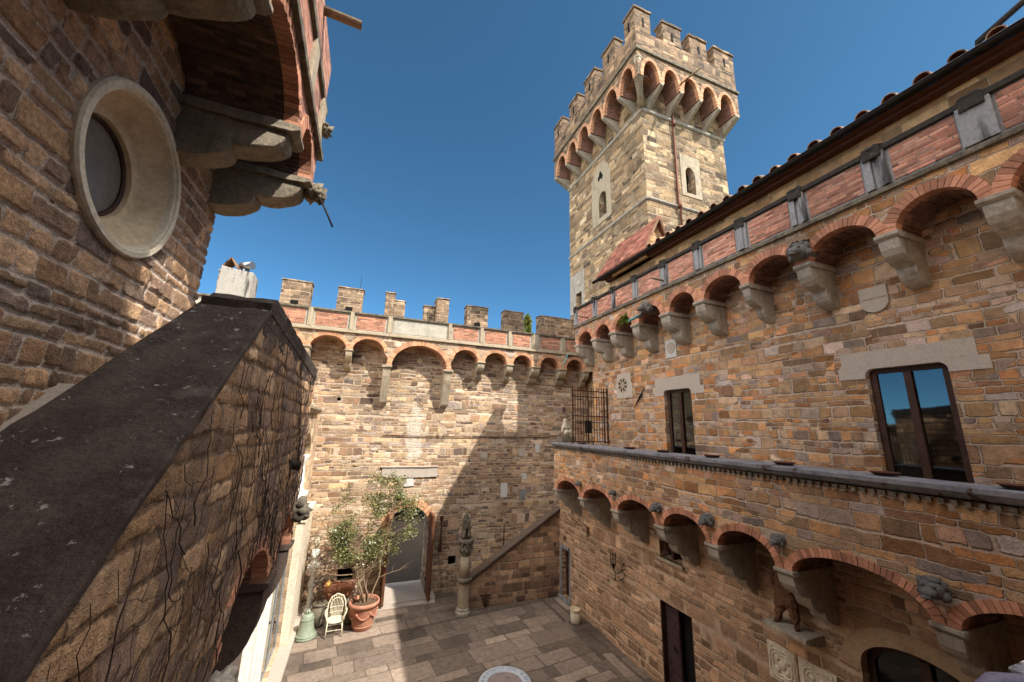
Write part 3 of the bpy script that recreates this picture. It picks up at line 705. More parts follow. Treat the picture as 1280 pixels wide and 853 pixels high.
# ---- projecting terrace parapet on corbels
LA = [(11.43, 12.97), (9.66, 11.19), (7.90, 9.39), (6.42, 7.64), (4.99, 6.16), (3.05, 4.73), (1.25, 2.81), (-.4, 1.0)]
PA = XB-XA
bound = [(-.5, 4.27)]
for a, b in sorted(LA): bound += arc_pts(a, b, 4.27, .40 if b-a > 1.3 else .39)
bound += [(13.25, 4.27)]
mb = MB(); strip_wall(mb, fB, bound, 5.76, PA, 0.0, 1, top=False)
mb.cur = 0
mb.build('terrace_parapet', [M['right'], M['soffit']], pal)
for a, b in LA[:-1]:
    mb = MB(); voussoirs(mb, fB, a, b, 4.27, .40, .125, PA, .062); mb.build('brick_arch', M['voussoir'], pal)
for u0, u1 in [(12.97, 13.25), (11.19, 11.43), (9.39, 9.66), (7.64, 7.90), (6.16, 6.42), (4.73, 4.99), (2.81, 3.05), (1.0, 1.25)]:
    corbel(pal, fB, u0, u1, 4.27, 3.35, PA, M['grey'], 3)
mb = MB()
mb.ubox(fB, -.5, 13.32, PA-.55, PA+.13, 5.86, 5.935)
mb.prism(fB, [(PA-.3, 5.857), (PA+.09, 5.857), (PA+.06, 5.81), (PA+.02, 5.78), (PA-.3, 5.757)], -.5, 13.28)
cp = mb.build('terrace_coping', M['cope'], pal, bevel=.012, rough=.01)
mb = MB(); y = -.4
while y < 13.2: mb.ubox(fB, y, y+.055, PA, PA+.055, 5.70, 5.757); y += .115
mb.build('dentil', M['ledge'], cp)['kind'] = 'stuff'
mb = MB(); mb.box(XA+.35, XU, -.5, 13.2, 4.75, 4.9); mb.box(XA+.3, XA+.36, -.5, 13.2, 4.9, 5.85); mb.build('terrace_floor', M['slab'], pal)

# carved beast heads between the arches
def beast_head(parent, c, s, kind, d=(-1, 0, 0)):
    mb = MB(); d = Vector(d); c = Vector(c); side = Vector((-d.y, d.x, 0))
    mb.ball(c, .13*s, 7, (1, 1, .95), .12, kind)
    mb.ball(c+d*.13*s-Vector((0, 0, .03*s)), .085*s, 6, (1, 1, .8), .25, kind+3)
    mb.ball(c+d*.19*s-Vector((0, 0, .075*s)), .045*s, 5, (1.2, 1.2, .6))
    for k in (-1, 1):
        mb.ball(c+side*.105*s*k+Vector((0, 0, .055*s)), .05*s, 5, (.8, .8, 1.2), .5, kind+k)
        mb.ball(c+side*.055*s*k+d*.108*s+Vector((0, 0, .045*s)), .026*s, 5)
        mb.ball(c+side*.11*s*k-Vector((0, 0, .06*s)), .055*s, 5, (.9, .9, 1.2), .6, kind+9+k)
    mb.ball(c+Vector((0, 0, .10*s)), .075*s, 6, (1, 1.3, .6), .6, kind+4)
    mb.tube([c-d*.2*s, c], [.14*s, .12*s], 10)
    return mb.build('carved_head', M['head'], parent, rough=.007*s, rough_s=16)
for i, (y, z) in enumerate([(11.36, 4.70), (9.53, 4.72), (7.78, 4.66), (6.30, 4.72), (4.86, 4.72), (2.95, 4.68)]):
    beast_head(pal, (XA-.1, y, z), [.6, .55, .8, .9, .7, .95][i], i)

# ---- upper wall
up_holes = [(3.04, 4.12, 5.6, 7.70), (8.20, 9.26, 5.6, 7.70)]
mb = MB(); holed_wall(mb, fU, -.5, 13.2, 4.8, 10.6, up_holes, .22)
mb.poly([(XU, 13.2, 4.8), (10.3, 13.2, 4.8), (10.3, 13.2, 10.7), (XU, 13.2, 10.7)])
mb.build('upper_wall', M['right'], pal)
for a, b, c, d in up_holes: mb = MB(); mb.ubox(fU, a-.03, b+.03, -.6, -.45, c-.03, d+.03); mb.build('dark_recess', M['dark'], pal)
casement(pal, fU, 3.06, 4.10, 5.62, 7.69, -.10, M['glass'], curtain=True, label='wide two-leaf window reflecting the house opposite')
casement(pal, fU, 8.22, 9.24, 5.62, 7.69, -.12, M['glass'], label='narrow two-leaf window near the rosette')
for (a, b, top) in ((3.04, 4.12, 8.02), (8.20, 9.26, 8.08)):
    mb = MB(); mid = (a+b)/2
    mb.ubox(fU, a-.35, b+.35, -.02, .014, 7.74, top); mb.ubox(fU, a-.46, a, -.02, .012, 7.52, 7.74); mb.ubox(fU, b, b+.42, -.02, .012, 7.52, 7.74); mb.ubox(fU, a, b, -.2, .013, 7.69, 7.741)
    for u, sgn in ((a, 1), (b, -1)):      # rounded shoulders
        pts = [(u, 7.69), (u+sgn*.12, 7.69)]+[(u+sgn*(.12-.12*math.sin(t)), 7.69-.12*(1-math.cos(t))) for t in [k*PI/10 for k in range(1, 6)]]
        mb.prismd(fU, pts, -.2, .011)
    mb.build('lintel', M['slab'], pal, bevel=.008)
# rosette window in its stone slab
mb = MB()
c = (11.25, 8.03); hexp = [(-.52, -.46), (.36, -.46), (.36, -.1), (.46, -.02), (.36, .1), (.30, .42), (-.45, .42), (-.45, .1), (-.52, 0)]
mb.prismd(fU, [(c[0]+a, c[1]+b) for a, b in hexp], -.02, .014)
ro = mb.build('rosette_window', M['slab'], pal)
mb = MB(); mb.prismd(fU, [(c[0]+.27*math.cos(t), c[1]+.27*math.sin(t)) for t in [k*PI/16 for k in range(32)]], .0, .02); mb.build('tracery', M['grey_far'], ro)
mb = MB()
for k in range(8):
    t = k*PI/4+.39
    pts = []
    for j in range(12):
        q = 2*PI*j/12; r = .165+.075*math.cos(q); wv = .035*math.sin(q)*(1+.5*math.cos(q))
        pts.append((c[0]+r*math.cos(t)-wv*math.sin(t), c[1]+r*math.sin(t)+wv*math.cos(t)))
    mb.prismd(fU, pts, .012, .0225)
mb.build('opening', M['dark'], ro)
mb = MB(); mb.prismd(fU, [(8.61, 8.66), (9.05, 8.66), (9.04, 9.22), (8.61, 9.22)], -.01, .03)
pq = mb.build('stone_plaque', M['plaque'], pal, bevel=.006)
mb = MB(); mb.prismd(fU, [(8.82+.17*math.cos(k*PI/14), 8.96+.17*math.sin(k*PI/14)) for k in range(28)], .02, .045); mb.prismd(fU, [(8.82+.03*math.cos(k*PI/8), 8.96+.03*math.sin(k*PI/8)) for k in range(16)], .03, .06); mb.build('medallion', M['slab'], pq, bevel=.006)
mb = MB(); mb.prismd(fU, [(3.57, 9.2), (3.99, 9.2), (3.99, 8.92)]+[(3.78+.21*math.cos(t), 8.92-.21*math.sin(t)) for t in [k*PI/12 for k in range(1, 13)]], -.01, .04)
sh = mb.build('stone_shield', M['slab'], pal, bevel=.01)
mb = MB(); mb.ubox(fU, 3.60, 3.96, .035, .05, 8.97, 8.99); mb.build('band', M['grey_far'], sh)

# ---- upper gallery on corbels
UA = [(12.05, 13.02), (10.89, 11.76), (9.68, 10.57), (8.38, 9.34), (7.13, 8.03), (5.78, 6.83), (4.58, 5.60), (3.26, 4.32), (2.09, 3.0), (.75, 1.80), (-.45, .5)]
PO = XU-XO
bound = [(-.5, 9.80)]
for a, b in sorted(UA): bound += arc_pts(a, b, 9.80, .43)
bound += [(13.3, 9.80)]
mb = MB(); strip_wall(mb, fU, bound, 10.52, PO, 0.0, 1, top=True)
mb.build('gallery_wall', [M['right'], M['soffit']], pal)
for a, b in UA[:-1]:
    mb = MB(); voussoirs(mb, fU, a, b, 9.80, .43, .17, PO, .065); mb.build('brick_arch', M['voussoir'], pal)
US = sorted(UA)
for (a0, b0), (a1, b1) in zip(US, US[1:]):
    corbel(pal, fU, b0+.0, a1-.0, 9.80, 8.96, PO, M['grey'], 2, .1)
corbel(pal, fU, 13.03, 13.28, 9.80, 8.96, PO, M['grey'], 2, .1)
mb = MB(); mb.ubox(fU, -.5, 13.34, PO-.25, PO+.07, 10.52, 10.60); mb.prism(fU, [(PO-.2, 10.603), (PO+.045, 10.603), (PO+.015, 10.64), (PO-.2, 10.64)], -.5, 13.33); mb.build('gallery_ledge', M['ledge'], pal, bevel=.01, rough=.014, rough_s=8)
mb = MB(); mb.ubox(fU, -.5, 13.30, PO-.25, PO-.02, 10.64, 11.30); mb.build('panel_backing', M['bluegrey'], pal)
mb = MB(); mb.ubox(fU, -.5, 13.36, PO-.27, PO+.05, 11.30, 11.385); mb.build('gallery_coping', M['blackened'], pal, bevel=.012, rough=.02, rough_s=7)
PN = [(11.95, 13.08), (10.71, 11.67), (9.58, 10.54), (8.30, 9.32), (7.05, 8.0), (5.79, 6.77), (4.54, 5.49), (3.27, 4.22), (2.09, 2.92), (.7, 1.74)]
for a, b in PN:
    mb = MB(); mb.ubox(fU, a+.03, b-.03, PO-.03, PO-.006, 10.68, 11.27); mb.build('brick_panel', M['panel'], pal)
ends = sorted([x for q in PN for x in q])
gaps = [(b, a) for (a_, b), (a, b_) in zip(sorted(PN), sorted(PN)[1:])]
for i, (b, a) in enumerate(gaps+[(13.1, 13.32)]):
    mb = MB(); m_ = (a+b)/2; w_ = (a-b)
    if i == 0 or i == 9: mb.ubox(fU, b, a, PO-.04, PO+.045, 10.645, 11.295)
    elif i in (1, 2): mb.ubox(fU, b+.02, b+w_*.34, PO-.04, PO+.05, 10.645, 11.295); mb.ubox(fU, a-w_*.38, a-.02, PO-.04, PO+.05, 10.645, 11.295); mb.ubox(fU, b+w_*.34, a-w_*.38, PO-.1, PO-.0, 10.645, 11.28)
    else: mb.ubox(fU, b+.015, a-.015, PO-.04, PO+.03, 10.645, 11.295); mb.prism(fU, [(PO, 10.645), (PO+.07, 10.645), (PO+.07, 11.296), (PO, 11.296)], m_-w_*.22, m_+w_*.22)
    pl = mb.build('pilaster', M['bluegrey'], pal, bevel=.01)
    mb = MB(); mb.ball(fU(m_, PO+.0, 11.40), .13, 6, (.85, 1.15, .5), .5, i); mb.ubox(fU, m_-w_*.36, m_+w_*.36, PO, PO+.09, 11.20, 11.37); mb.build('cap', M['blackened'], pl, rough=.02, rough_s=9)

# ---- attic wall, eave and roof
mb = MB(); holed_wall(mb, fS, -.5, 12.12, 10.5, 12.5, [])
mb.poly([(XS, 12.12, 10.5), (9.7, 11.2, 10.5), (9.7, 11.2, 12.75), (XS, 12.12, 12.45)])
mb.build('attic_wall', M['strip'], pal)
SL = math.tan(R(19))
def rz(x): return 12.50+(x-8.40)*SL
mb = MB(); mb.hexa([(8.42, -1, 12.43), (16, -1, rz(16)-.07), (16, 11.30, rz(16)-.07), (8.42, 11.30, 12.43), (8.42, -1, 12.50), (16, -1, rz(16)), (16, 11.30, rz(16)), (8.42, 11.30, 12.50)])
mb.hexa([(8.42, 11.302, 12.43), (8.95, 11.302, rz(8.95)-.07), (8.85, 12.5, rz(8.85)-.07), (8.42, 12.66, 12.43), (8.42, 11.302, 12.50), (8.95, 11.302, rz(8.95)), (8.85, 12.5, rz(8.85)), (8.42, 12.66, 12.50)])
rf = mb.build('roof', M['terra_dark'], pal)
mb = MB(); y = -.9
while y < 12.6:      # curved cover tiles, row by row
    x = 8.36
    k = 0
    while x < (11.2 if y < 9.4 else 8.7):
        r0_ = .118*random.uniform(.92, 1.06); L_ = .42; jz = random.uniform(0, .02); jy = random.uniform(-.012, .012)
        n = 7; ring = []
        for (xx, rr_) in ((x, r0_), (x+L_, r0_*.82)):
            ring.append([mb.vert((xx, y+jy+rr_*math.cos(PI*j/n), rz(xx)+.02+jz+rr_*math.sin(PI*j/n))) for j in range(n+1)])
        ring2 = [mb.vert((x, y+jy+(r0_-.018)*math.cos(PI*j/n), rz(x)+.02+jz+(r0_-.018)*math.sin(PI*j/n))) for j in range(n+1)]
        for j in range(n):
            mb.face((ring[0][j], ring[0][j+1], ring[1][j+1], ring[1][j])); mb.face((ring2[j], ring2[j+1], ring[0][j+1], ring[0][j]))
        x += L_*.82; k += 1
    y += .212*2
mb.build('cover_tiles', M['tile'], rf, recalc=False)
mb = MB(); y = -.7      # pan tiles seen from below the eave
while y < 12.6:
    n = 6
    a = [mb.vert((8.33, y+.17*math.cos(PI*j/n), 12.47-.075*math.sin(PI*j/n))) for j in range(n+1)]
    b = [mb.vert((8.80, y+.17*math.cos(PI*j/n), 12.60-.075*math.sin(PI*j/n))) for j in range(n+1)]
    for j in range(n): mb.face((a[j], a[j+1], b[j+1], b[j]))
    y += .212*2
mb.build('pan_tiles', M['tile'], rf, recalc=False)
mb = MB(); mb.box(8.46, 8.60, -.6, 12.12, 12.365, 12.385); mb.build('eave_soffit', M['terra_dark'], pal)
mb = MB(); mb.box(8.60, 8.82, -.6, 12.12, 12.30, 12.40); mb.build('eave_board', M['terra_dark'], pal)
mb = MB()
n = 8
for (r_, s_) in ((.075, 1), (.068, 1)):
    pass
g0 = [(8.37+.075*math.cos(PI+PI*j/n), 12.44+.075*math.sin(PI+PI*j/n)) for j in range(n+1)]
for (x0, z0), (x1, z1) in zip(g0, g0[1:]): mb.poly([(x0, -.9, z0), (x1, -.9, z1), (x1, 12.66, z1), (x0, 12.66, z0)])
mb.tube([(8.295, -.9, 12.445), (8.295, 12.66, 12.445)], .014, 6); mb.tube([(8.445, -.9, 12.44), (8.445, 12.66, 12.44)], .012, 6)
mb.build('gutter', M['iron'], pal, recalc=False)

# dormer roof against the tower
dm = MB()
A = (8.98, 9.34, 13.79); B = (8.98, 11.72, 13.79); Lf = (8.34, 9.43, 12.50); Lb = (8.34, 12.35, 12.50); Rf = (9.62, 9.43, 12.50); Rb = (9.62, 11.75, 12.50)
dm.hexa([Lf, A, B, Lb, (Lf[0]-.03, Lf[1], Lf[2]+.05), (A[0], A[1], A[2]+.07), (B[0], B[1], B[2]+.07), (Lb[0]-.03, Lb[1], Lb[2]+.05)])
dm.hexa([Rf, A, B, Rb, (Rf[0]+.03, Rf[1], Rf[2]+.05), (A[0], A[1], A[2]+.071), (B[0], B[1], B[2]+.071), (Rb[0]+.03, Rb[1], Rb[2]+.05)][::1])
do = dm.build('dormer_roof', M['tile_red'], pal)
mb = MB()
mb.prism(lambda u, p, z: (8.98+p, u, z), [(-.5, 12.3), (.56, 12.3), (.56, 12.62), (0, 13.71), (-.5, 12.75)], 9.56, 11.5); mb.build('dormer_wall', M['strip'], pal)
mb = MB()
for s_ in (-1, 1):
    mb.tube([(8.98+s_*.03, 9.37, 13.76), (8.98+s_*.62, 9.46, 12.54)], .05, 5)
mb.build('verge', M['tile'], do)
# block of the building behind the facade, so that no light leaks in
mb = MB(); mb.box(10.2, 16, -.5, 11.3, 0, 12.4); mb.box(XB+.45, 10.2, -.5, 13.1, 0, 4.7); mb.box(9.3, 10.2, -.5, 11.2, 4.9, 12.3); mb.build('core', M['dark'], pal)
# water spouts and stub pipes in the gallery
mb = MB(); mb.tube([fU(9.17, PO+.02, 10.02), fU(9.05, PO+.62, 9.72)], .045, 8); mb.build('spout', M['verdigris'], pal)
mb = MB(); mb.tube([fU(12.25, PO+.02, 10.72), fU(12.25, PO+.50, 10.74)], .028, 7); mb.build('spout', M['oldwood'], pal)
mb = MB(); mb.tube([fU(8.12, PO+.0, 10.78), fU(8.12, PO+.55, 10.78)], .03, 7); mb.build('spout', M['oldwood'], pal)
beast_head(pal, (XO-.12, 8.88, 10.15), 1.3, 1); beast_head(pal, (XO-.1, 4.42, 10.03), 1.35, 3)
mb = MB(); mb.ball((XO-.05, 4.46, 10.12), .2, 7, (.7, 1.0, .7), .9, 4); mb.build('moss_clump', M['blackened'], pal, rough=.02)
# carved relief panels by the arched door
for u0, u1 in ((5.56, 6.10), (4.90, 5.52)):
    mb = MB(); mb.ubox(fB, u0, u1, -.02, .03, 1.9, 2.52)
    rp = mb.build('relief_panel', M['tufa'], pal, bevel=.006)
    mb = MB(); cu, cz = (u0+u1)/2, 2.21; n = 40
    for rad, th in ((.27, .022), (.21, .018)):
        pts = [fB(cu+(rad*(.78+.22*abs(math.cos(2*t))))*math.cos(t+PI/4), .035, cz+(rad*(.78+.22*abs(math.cos(2*t))))*math.sin(t+PI/4)) for t in [2*PI*k/n for k in range(n+1)]]
        mb.tube(pts, th, 6)
    for k in range(4):
        t = k*PI/2+PI/4; mb.ball(fB(cu+.13*math.cos(t), .03, cz+.13*math.sin(t)), .055, 5, (.5, 1, 1), .3, k)
    for sx in (-1, 1):
        for sz in (-1, 1): mb.prismd(fB, [(cu+sx*.25, cz+sz*.28), (cu+sx*.15, cz+sz*.28), (cu+sx*.25, cz+sz*.16)], .02, .045)
    mb.ball(fB(cu, .03, cz), .07, 6, (.5, 1, 1.2), .3, 8)
    mb.build('carving', M['tufa'], rp)

# ================================================================== FAR CURTAIN WALL
YF, YP = 16.4, 15.75; PF = YF-YP; fF = wall_s(YF)
cw = thing('curtain_wall', 'sunlit brown rubble wall with brick corbel arches closing the far end of the courtyard', 'wall', (2, 16.4, 0))
fh_low = [(-.33, .2, .80, 1.22), (3.72, 4.02, 1.02, 1.3)]; fh_up = [(-1.08, -.94, 7.28, 7.40), (5.08, 5.2, 2.02+1.6, 2.12+1.6)]
mb = MB()
holed_wall(mb, fF, -9, 1.0, 0, 3.6, fh_low, .3); holed_wall(mb, fF, 3.1, 12, 0, 3.6, fh_low[1:], .3)
strip_wall(mb, fF, [(1.0, 0), (1.27, 0), *arc_pts(1.27, 2.87, 2.45, .80, 20), (2.87, 0), (3.1, 0)], 3.6, 0, -1.2, 0, ends=False, top=False)
holed_wall(mb, fF, -9, 12, 3.6, 10.0, fh_up, .3)
mb.poly([(-9, 17.6, 0), (1.27, 17.6, 0), (1.27, 17.6, 10), (-9, 17.6, 10)]); mb.poly([(2.87, 17.6, 0), (12, 17.6, 0), (12, 17.6, 10), (2.87, 17.6, 10)]); mb.poly([(1.27, 17.6, 3.25), (2.87, 17.6, 3.25), (2.87, 17.6, 10), (1.27, 17.6, 10)])
mb.build('wall', M['far'], cw)
for a, b, c, d in fh_low+fh_up: mb = MB(); mb.ubox(fF, a-.01, b+.01, -.4, -.302, c-.01, d+.01); mb.build('putlog_hole', M['dark'], cw)
mb = MB(); voussoirs(mb, fF, 1.27, 2.87, 2.45, .80, .28, 0, .08, .1); mb.build('gate_arch', M['voussoir_pale'], cw)
mb = MB(); mb.prismd(fF, [(.85, 4.42), (1.1, 4.36), (1.9, 4.33), (3.06, 4.36), (3.03, 4.74), (.86, 4.73)], -.05, .05); mb.ubox(fF, .80, 3.08, .0, .09, 4.742, 4.79); mb.build('stone_lintel', M['slab'], cw, bevel=.012, rough=.012)
mb = MB(); mb.prismd(fF, [(1.75, 4.0), (2.15, 4.02), (2.1, 4.3), (1.8, 4.3)], -.05, .04); mb.build('corner_stone', M['plaque'], cw, bevel=.01)
for a, b, c, d, m_ in ((5.87, 6.18, 3.44, 4.03, 'plaque'), (6.88, 7.09, 4.16, 4.42, 'plaque'), (7.5, 7.73, 5.32, 5.7, 'plaque'), (6.7, 7.0, 5.15, 5.5, 'slab'), (6.75, 7.05, 3.3, 3.75, 'bluegrey'), (4.9, 5.2, 5.1, 5.35, 'slab')):
    mb = MB(); mb.ubox(fF, a, b, -.02, .02, c, d); mb.build('wall_plaque', M[m_], cw, bevel=.005)
mb = MB(); mb.tube([fF(.75, .05, 5.98), fF(3.5, .05, 5.97), fF(8.2, .05, 6.0)], .018, 6); mb.build('iron_rod', M['rust'], cw)
mb = MB(); mb.ubox(fF, .95, 3.2, -1.3, .52, 0.004, .10); mb.ubox(fF, .9, 3.15, .52, .8, .004, .055); mb.build('threshold', M['slab'], cw, bevel=.015)
for hx, lab in ((1.22, 'left brown gate leaf behind the potted tree'), (2.86, 'right brown gate leaf swung into the courtyard')):
    mb = MB(); mb.box(hx, hx+.075, 15.58, 16.38, .12, 3.02)
    for k in range(5): mb.box(hx-.012, hx+.087, 15.58+k*.16+.01, 15.58+(k+1)*.16-.01, .14, 3.0)
    for z in (.5, 1.5, 2.5): mb.box(hx-.03, hx, 15.6, 16.36, z, z+.1)
    gl_ = mb.build('gate_leaf', M['gatewood'], cw, bevel=.004); gl_['label'] = lab
    mb = MB()
    for z in (.6, 2.4): mb.box(hx-.04, hx+.1, 16.2, 16.39, z, z+.06)
    mb.build('hinge', M['iron'], gl_)
FA = [(-8.0, -6.9, 9.27, .45), (-6.6, -5.5, 9.27, .45), (-5.2, -4.0, 9.27, .45), (-3.7, -2.48, 9.27, .45), (-2.21, -.95, 9.27, .46), (-.72, .47, 9.25, .48), (.80, 3.05, 8.74, .92), (3.30, 4.40, 9.2, .47), (4.71, 5.76, 9.2, .47), (6.05, 6.98, 9.2, .48), (7.40, 8.43, 9.2, .5), (8.79, 9.76, 9.2, .52)]
bound = [(-9, 9.27)]
for a, b, zs, rs in FA: bound += [(a, zs)]+arc_pts(a, b, zs, rs)
bound += [(10.28, 9.2)]
mb = MB(); strip_wall(mb, fF, bound, 9.90, PF, 0, 1, top=True); mb.build('corbelled_wall', [M['far'], M['brick_far']], cw)
for a, b, zs, rs in FA[3:]:
    mb = MB(); voussoirs(mb, fF, a, b, zs, rs, .15 if b-a < 2 else .20, PF, .065); mb.build('brick_arch', M['voussoir_pale'], cw)
for (a0, b0, z0, r0_), (a1, b1, z1, r1_) in zip(FA, FA[1:]):
    if b0 < -3: continue
    if a1 == .80 or b0 == 3.05:
        mb = MB(); u0, u1 = (.49, .78) if a1 == .80 else (2.97, 3.28)
        mb.prism(fF, [(-.02, 8.70), (PF-.02, 8.70), (PF-.08, 8.3), (.25, 7.3), (.2, 7.22), (-.02, 7.22)], u0, u1); mb.ubox(fF, u0-.05, u1+.05, -.02, PF+.04, 8.66, 8.74)
        mb.build('corbel', M['grey_far'], cw, bevel=.01, rough=.012)
        continue
    corbel(cw, fF, b0+.0, a1-.0, min(z0, z1), min(z0, z1)-.78, PF, M['grey_far'], 2, .09)
corbel(cw, fF, 9.78, 10.05, 9.2, 8.42, PF, M['grey_far'], 2, .09)
mb = MB(); mb.ubox(fF, -9, 10.28, PF-.3, PF+.09, 9.90, 9.97); mb.ubox(fF, -9, 10.28, PF-.3, PF+.05, 9.973, 10.03); mb.build('ledge', M['grey_far'], cw, bevel=.01, rough=.01)
mb = MB(); mb.ubox(fF, -9, 10.28, PF-.3, PF-.02, 10.03, 10.70); mb.build('panel_backing', M['panel_grey'], cw)
mb = MB(); mb.ubox(fF, -9, 10.28, PF-.32, PF+.06, 10.70, 10.775); mb.build('coping', M['ledge'], cw, bevel=.012, rough=.012)
FP = [(-5.4, -3.6), (-3.35, -2.46), (-2.21, -.97), (-.74, .46), (.72, 2.97), (3.19, 4.40), (4.63, 5.74), (5.96, 6.93), (7.38, 8.48), (8.75, 9.75)]
for a, b in FP:
    mb = MB(); gp = a == .72
    mb.ubox(fF, a+.05, b-.05, PF-.03, PF-(.010 if gp else .008), 10.08, 10.66)
    q = mb.build('render_panel' if gp else 'brick_panel', M['panel_grey' if gp else 'brick_far'], cw)
    if gp: q['label'] = 'plain grey rendered panel above the widest arch'
for (a_, b), (a, b_) in zip(FP, FP[1:]):
    if b < -3.5: continue
    mb = MB(); m_ = (a+b)/2; w_ = a-b
    mb.ubox(fF, b+.02, a-.02, PF-.04, PF+.02, 10.03, 10.70); mb.ubox(fF, m_-w_*.3, m_+w_*.3, PF-.02, PF+.06, 10.035, 10.76)
    mb.build('pilaster', M['grey_far'], cw, bevel=.01)
# wall walk and the battlements behind it
mb = MB(); mb.box(-9, 10.28, 16.0, 17.3, 9.7, 9.85); mb.box(-9, 10.28, 17.3, 17.85, 9.7, 11.08); mb.build('wall_walk', M['merlon'], cw)
def merlon(x0, x1, z1, y0=17.3, y1=17.85, hole=True, z0=11.06):
    mb = MB()
    mb.box(x0, x1, y0, y1, z0, z1-.05); mb.box(x0-.03, x1+.03, y0-.03, y1+.03, z1-.05, z1)
    o = mb.build('merlon', M['merlon'], cw, bevel=.012, rough=.02, rough_s=4)
    if hole:
        h = MB(); m_ = (x0+x1)/2; h.box(m_-.14, m_+.14, y0-.045, y0+.02, 11.22, 11.38); h.build('loophole', M['dark'], o)
for a, b, z, hl in ((-3.79, -2.68, 12.28, True), (-1.65, -.6, 12.28, True), (4.16, 5.24, 12.24, True), (6.11, 7.16, 12.25, False), (8.12, 10.2, 12.24, False), (-6, -5, 12.27, False)): merlon(a, b, z, hole=hl)
merlon(.35, .76, 12.33, hole=False); merlon(.76, 1.23, 12.0, hole=False)
merlon(2.11, 2.62, 12.0, 17.5, 17.85, hole=False); merlon(2.64, 3.20, 12.3, 17.0, 17.85, hole=False)

# ================================================================== TOWER
XT, YT, WX, WY = 10.3, 11.38, 5.0, 6.57
tw = thing('tower', 'tall golden stone tower with brick corbel arches and battlements above the palace roof', 'tower', (12.8, 14.6, 0))
fT1 = wall_s(YT); fT2 = wall_w(XT)
w1 = (12.60, 13.16, 17.02, 18.42); w2 = (14.22, 14.86, 17.05, 18.45); w3 = (16.70, 17.27, 12.86, 13.7)
mb = MB()
holed_wall(mb, fT1, XT, XT+WX, 0, 22.8, [w1], .4); holed_wall(mb, fT2, YT, YT+WY, 0, 22.8, [w2, w3], .4)
mb.poly([(XT+WX, YT, 0), (XT+WX, YT+WY, 0), (XT+WX, YT+WY, 22.8), (XT+WX, YT, 22.8)]); mb.poly([(XT, YT+WY, 0), (XT+WX, YT+WY, 0), (XT+WX, YT+WY, 22.8), (XT, YT+WY, 22.8)])
mb.build('wall', M['tower'], tw)
for q in ((fT1, 12.5, 13.3, -.7, -.42, 16.9, 18.6), (fT2, 14.1, 15, -.7, -.42, 16.9, 18.6), (fT2, 16.6, 17.4, -.7, -.42, 12.8, 13.8)): mb = MB(); mb.ubox(*q); mb.build('dark_recess', M['dark'], tw)
for f, L_, e in ((fT1, (XT-.06, XT+WX+.06), 0), (fT2, (YT-.06, YT+WY+.06), 0)):
    for z, h_ in ((16.10, .16), (20.58, .18)):
        mb = MB(); mb.prism(f, [(-.02, z), (.03, z), (.075, z+.06), (.075, z+h_-.04), (-.02, z+h_)], *L_); mb.build('string_course', M['grey'], tw, bevel=.01, rough=.012)
def gothic(f, fr, op, upper):
    mb = MB(); (a, b, c, d) = fr; (oa, ob, oc, od) = op
    mid = (a+b)/2
    if upper:   # slab with pointed head
        out = [(a, c), (b, c), (b, d-1.2)]+[(b-(b-mid)*(1-math.cos(t)), d-1.2+1.2*math.sin(t)) for t in [k*PI/16 for k in range(1, 9)]]
        out += [(mid-(mid-a)*math.cos(t), d-1.2+1.2*math.sin(t)) for t in [PI/2-k*PI/16 for k in range(1, 9)]]
    else: out = [(a, c), (b, c), (b, d), (a, d)]
    # surround as pieces round the opening
    mb.ubox(f, a, oa, -.02, .03, c, od); mb.ubox(f, ob, b, -.02, .03, c, od); mb.ubox(f, oa, ob, -.02, .03, c, oc)
    if upper: mb.prismd(f, [(a, od), (b, od)]+out[2:], -.02, .03)
    else: mb.ubox(f, a, b, -.02, .03, od, d)
    # pointed head inside the rectangular opening
    om = (oa+ob)/2; w_ = (ob-oa)/2
    for sgn in (-1, 1):
        pts = [(om+sgn*w_, od+.002), (om+sgn*w_, od-.42)]+[(om+sgn*w_*math.cos(t), od-.42+.40*math.sin(t)) for t in [k*PI/16 for k in range(1, 9)]]+[(om, od+.002)]
        mb.prismd(f, pts, -.3, .025)
    o = mb.build('window_surround', M['grey_far'], tw, bevel=.006)
    mb = MB()
    if upper:
        for k in range(3):
            t = PI/2+k*2*PI/3; mb.prismd(f, [(mid+.13*math.cos(t)+.11*math.cos(q), 19.42+.13*math.sin(t)+.15*math.sin(q)) for q in [j*PI/8 for j in range(16)]], .02, .037)
        mb.build('trefoil', M['dark'], o)
    mb = MB(); mb.ubox(f, om-.06, om+.06, -.36, -.28, oc, od-.2); mb.ubox(f, oa, om-.06, -.36, -.33, oc, od-.2); mb.build('shutter', M['oldwood'] if not upper else M['wood'], o)
gothic(fT1, (12.33, 13.5, 16.85, 19.0), w1, False); gothic(fT2, (13.82, 15.5, 16.75, 20.2), w2, True)
mb = MB(); mb.ubox(fT2, 16.4, 16.68, -.02, .03, 12.6, 14.9); mb.ubox(fT2, 17.29, 17.9, -.02, .03, 12.6, 14.9); mb.ubox(fT2, 16.68, 17.29, -.02, .03, 13.72, 14.9); mb.build('window_surround', M['grey'], tw, bevel=.006)
mb = MB(); mb.prismd(fT2, [(16.98+.2*math.cos(t), 14.2+.26*math.sin(t)) for t in [k*PI/12 for k in range(13)]], .02, .045); mb.build('carved_shield', M['slab'], tw)
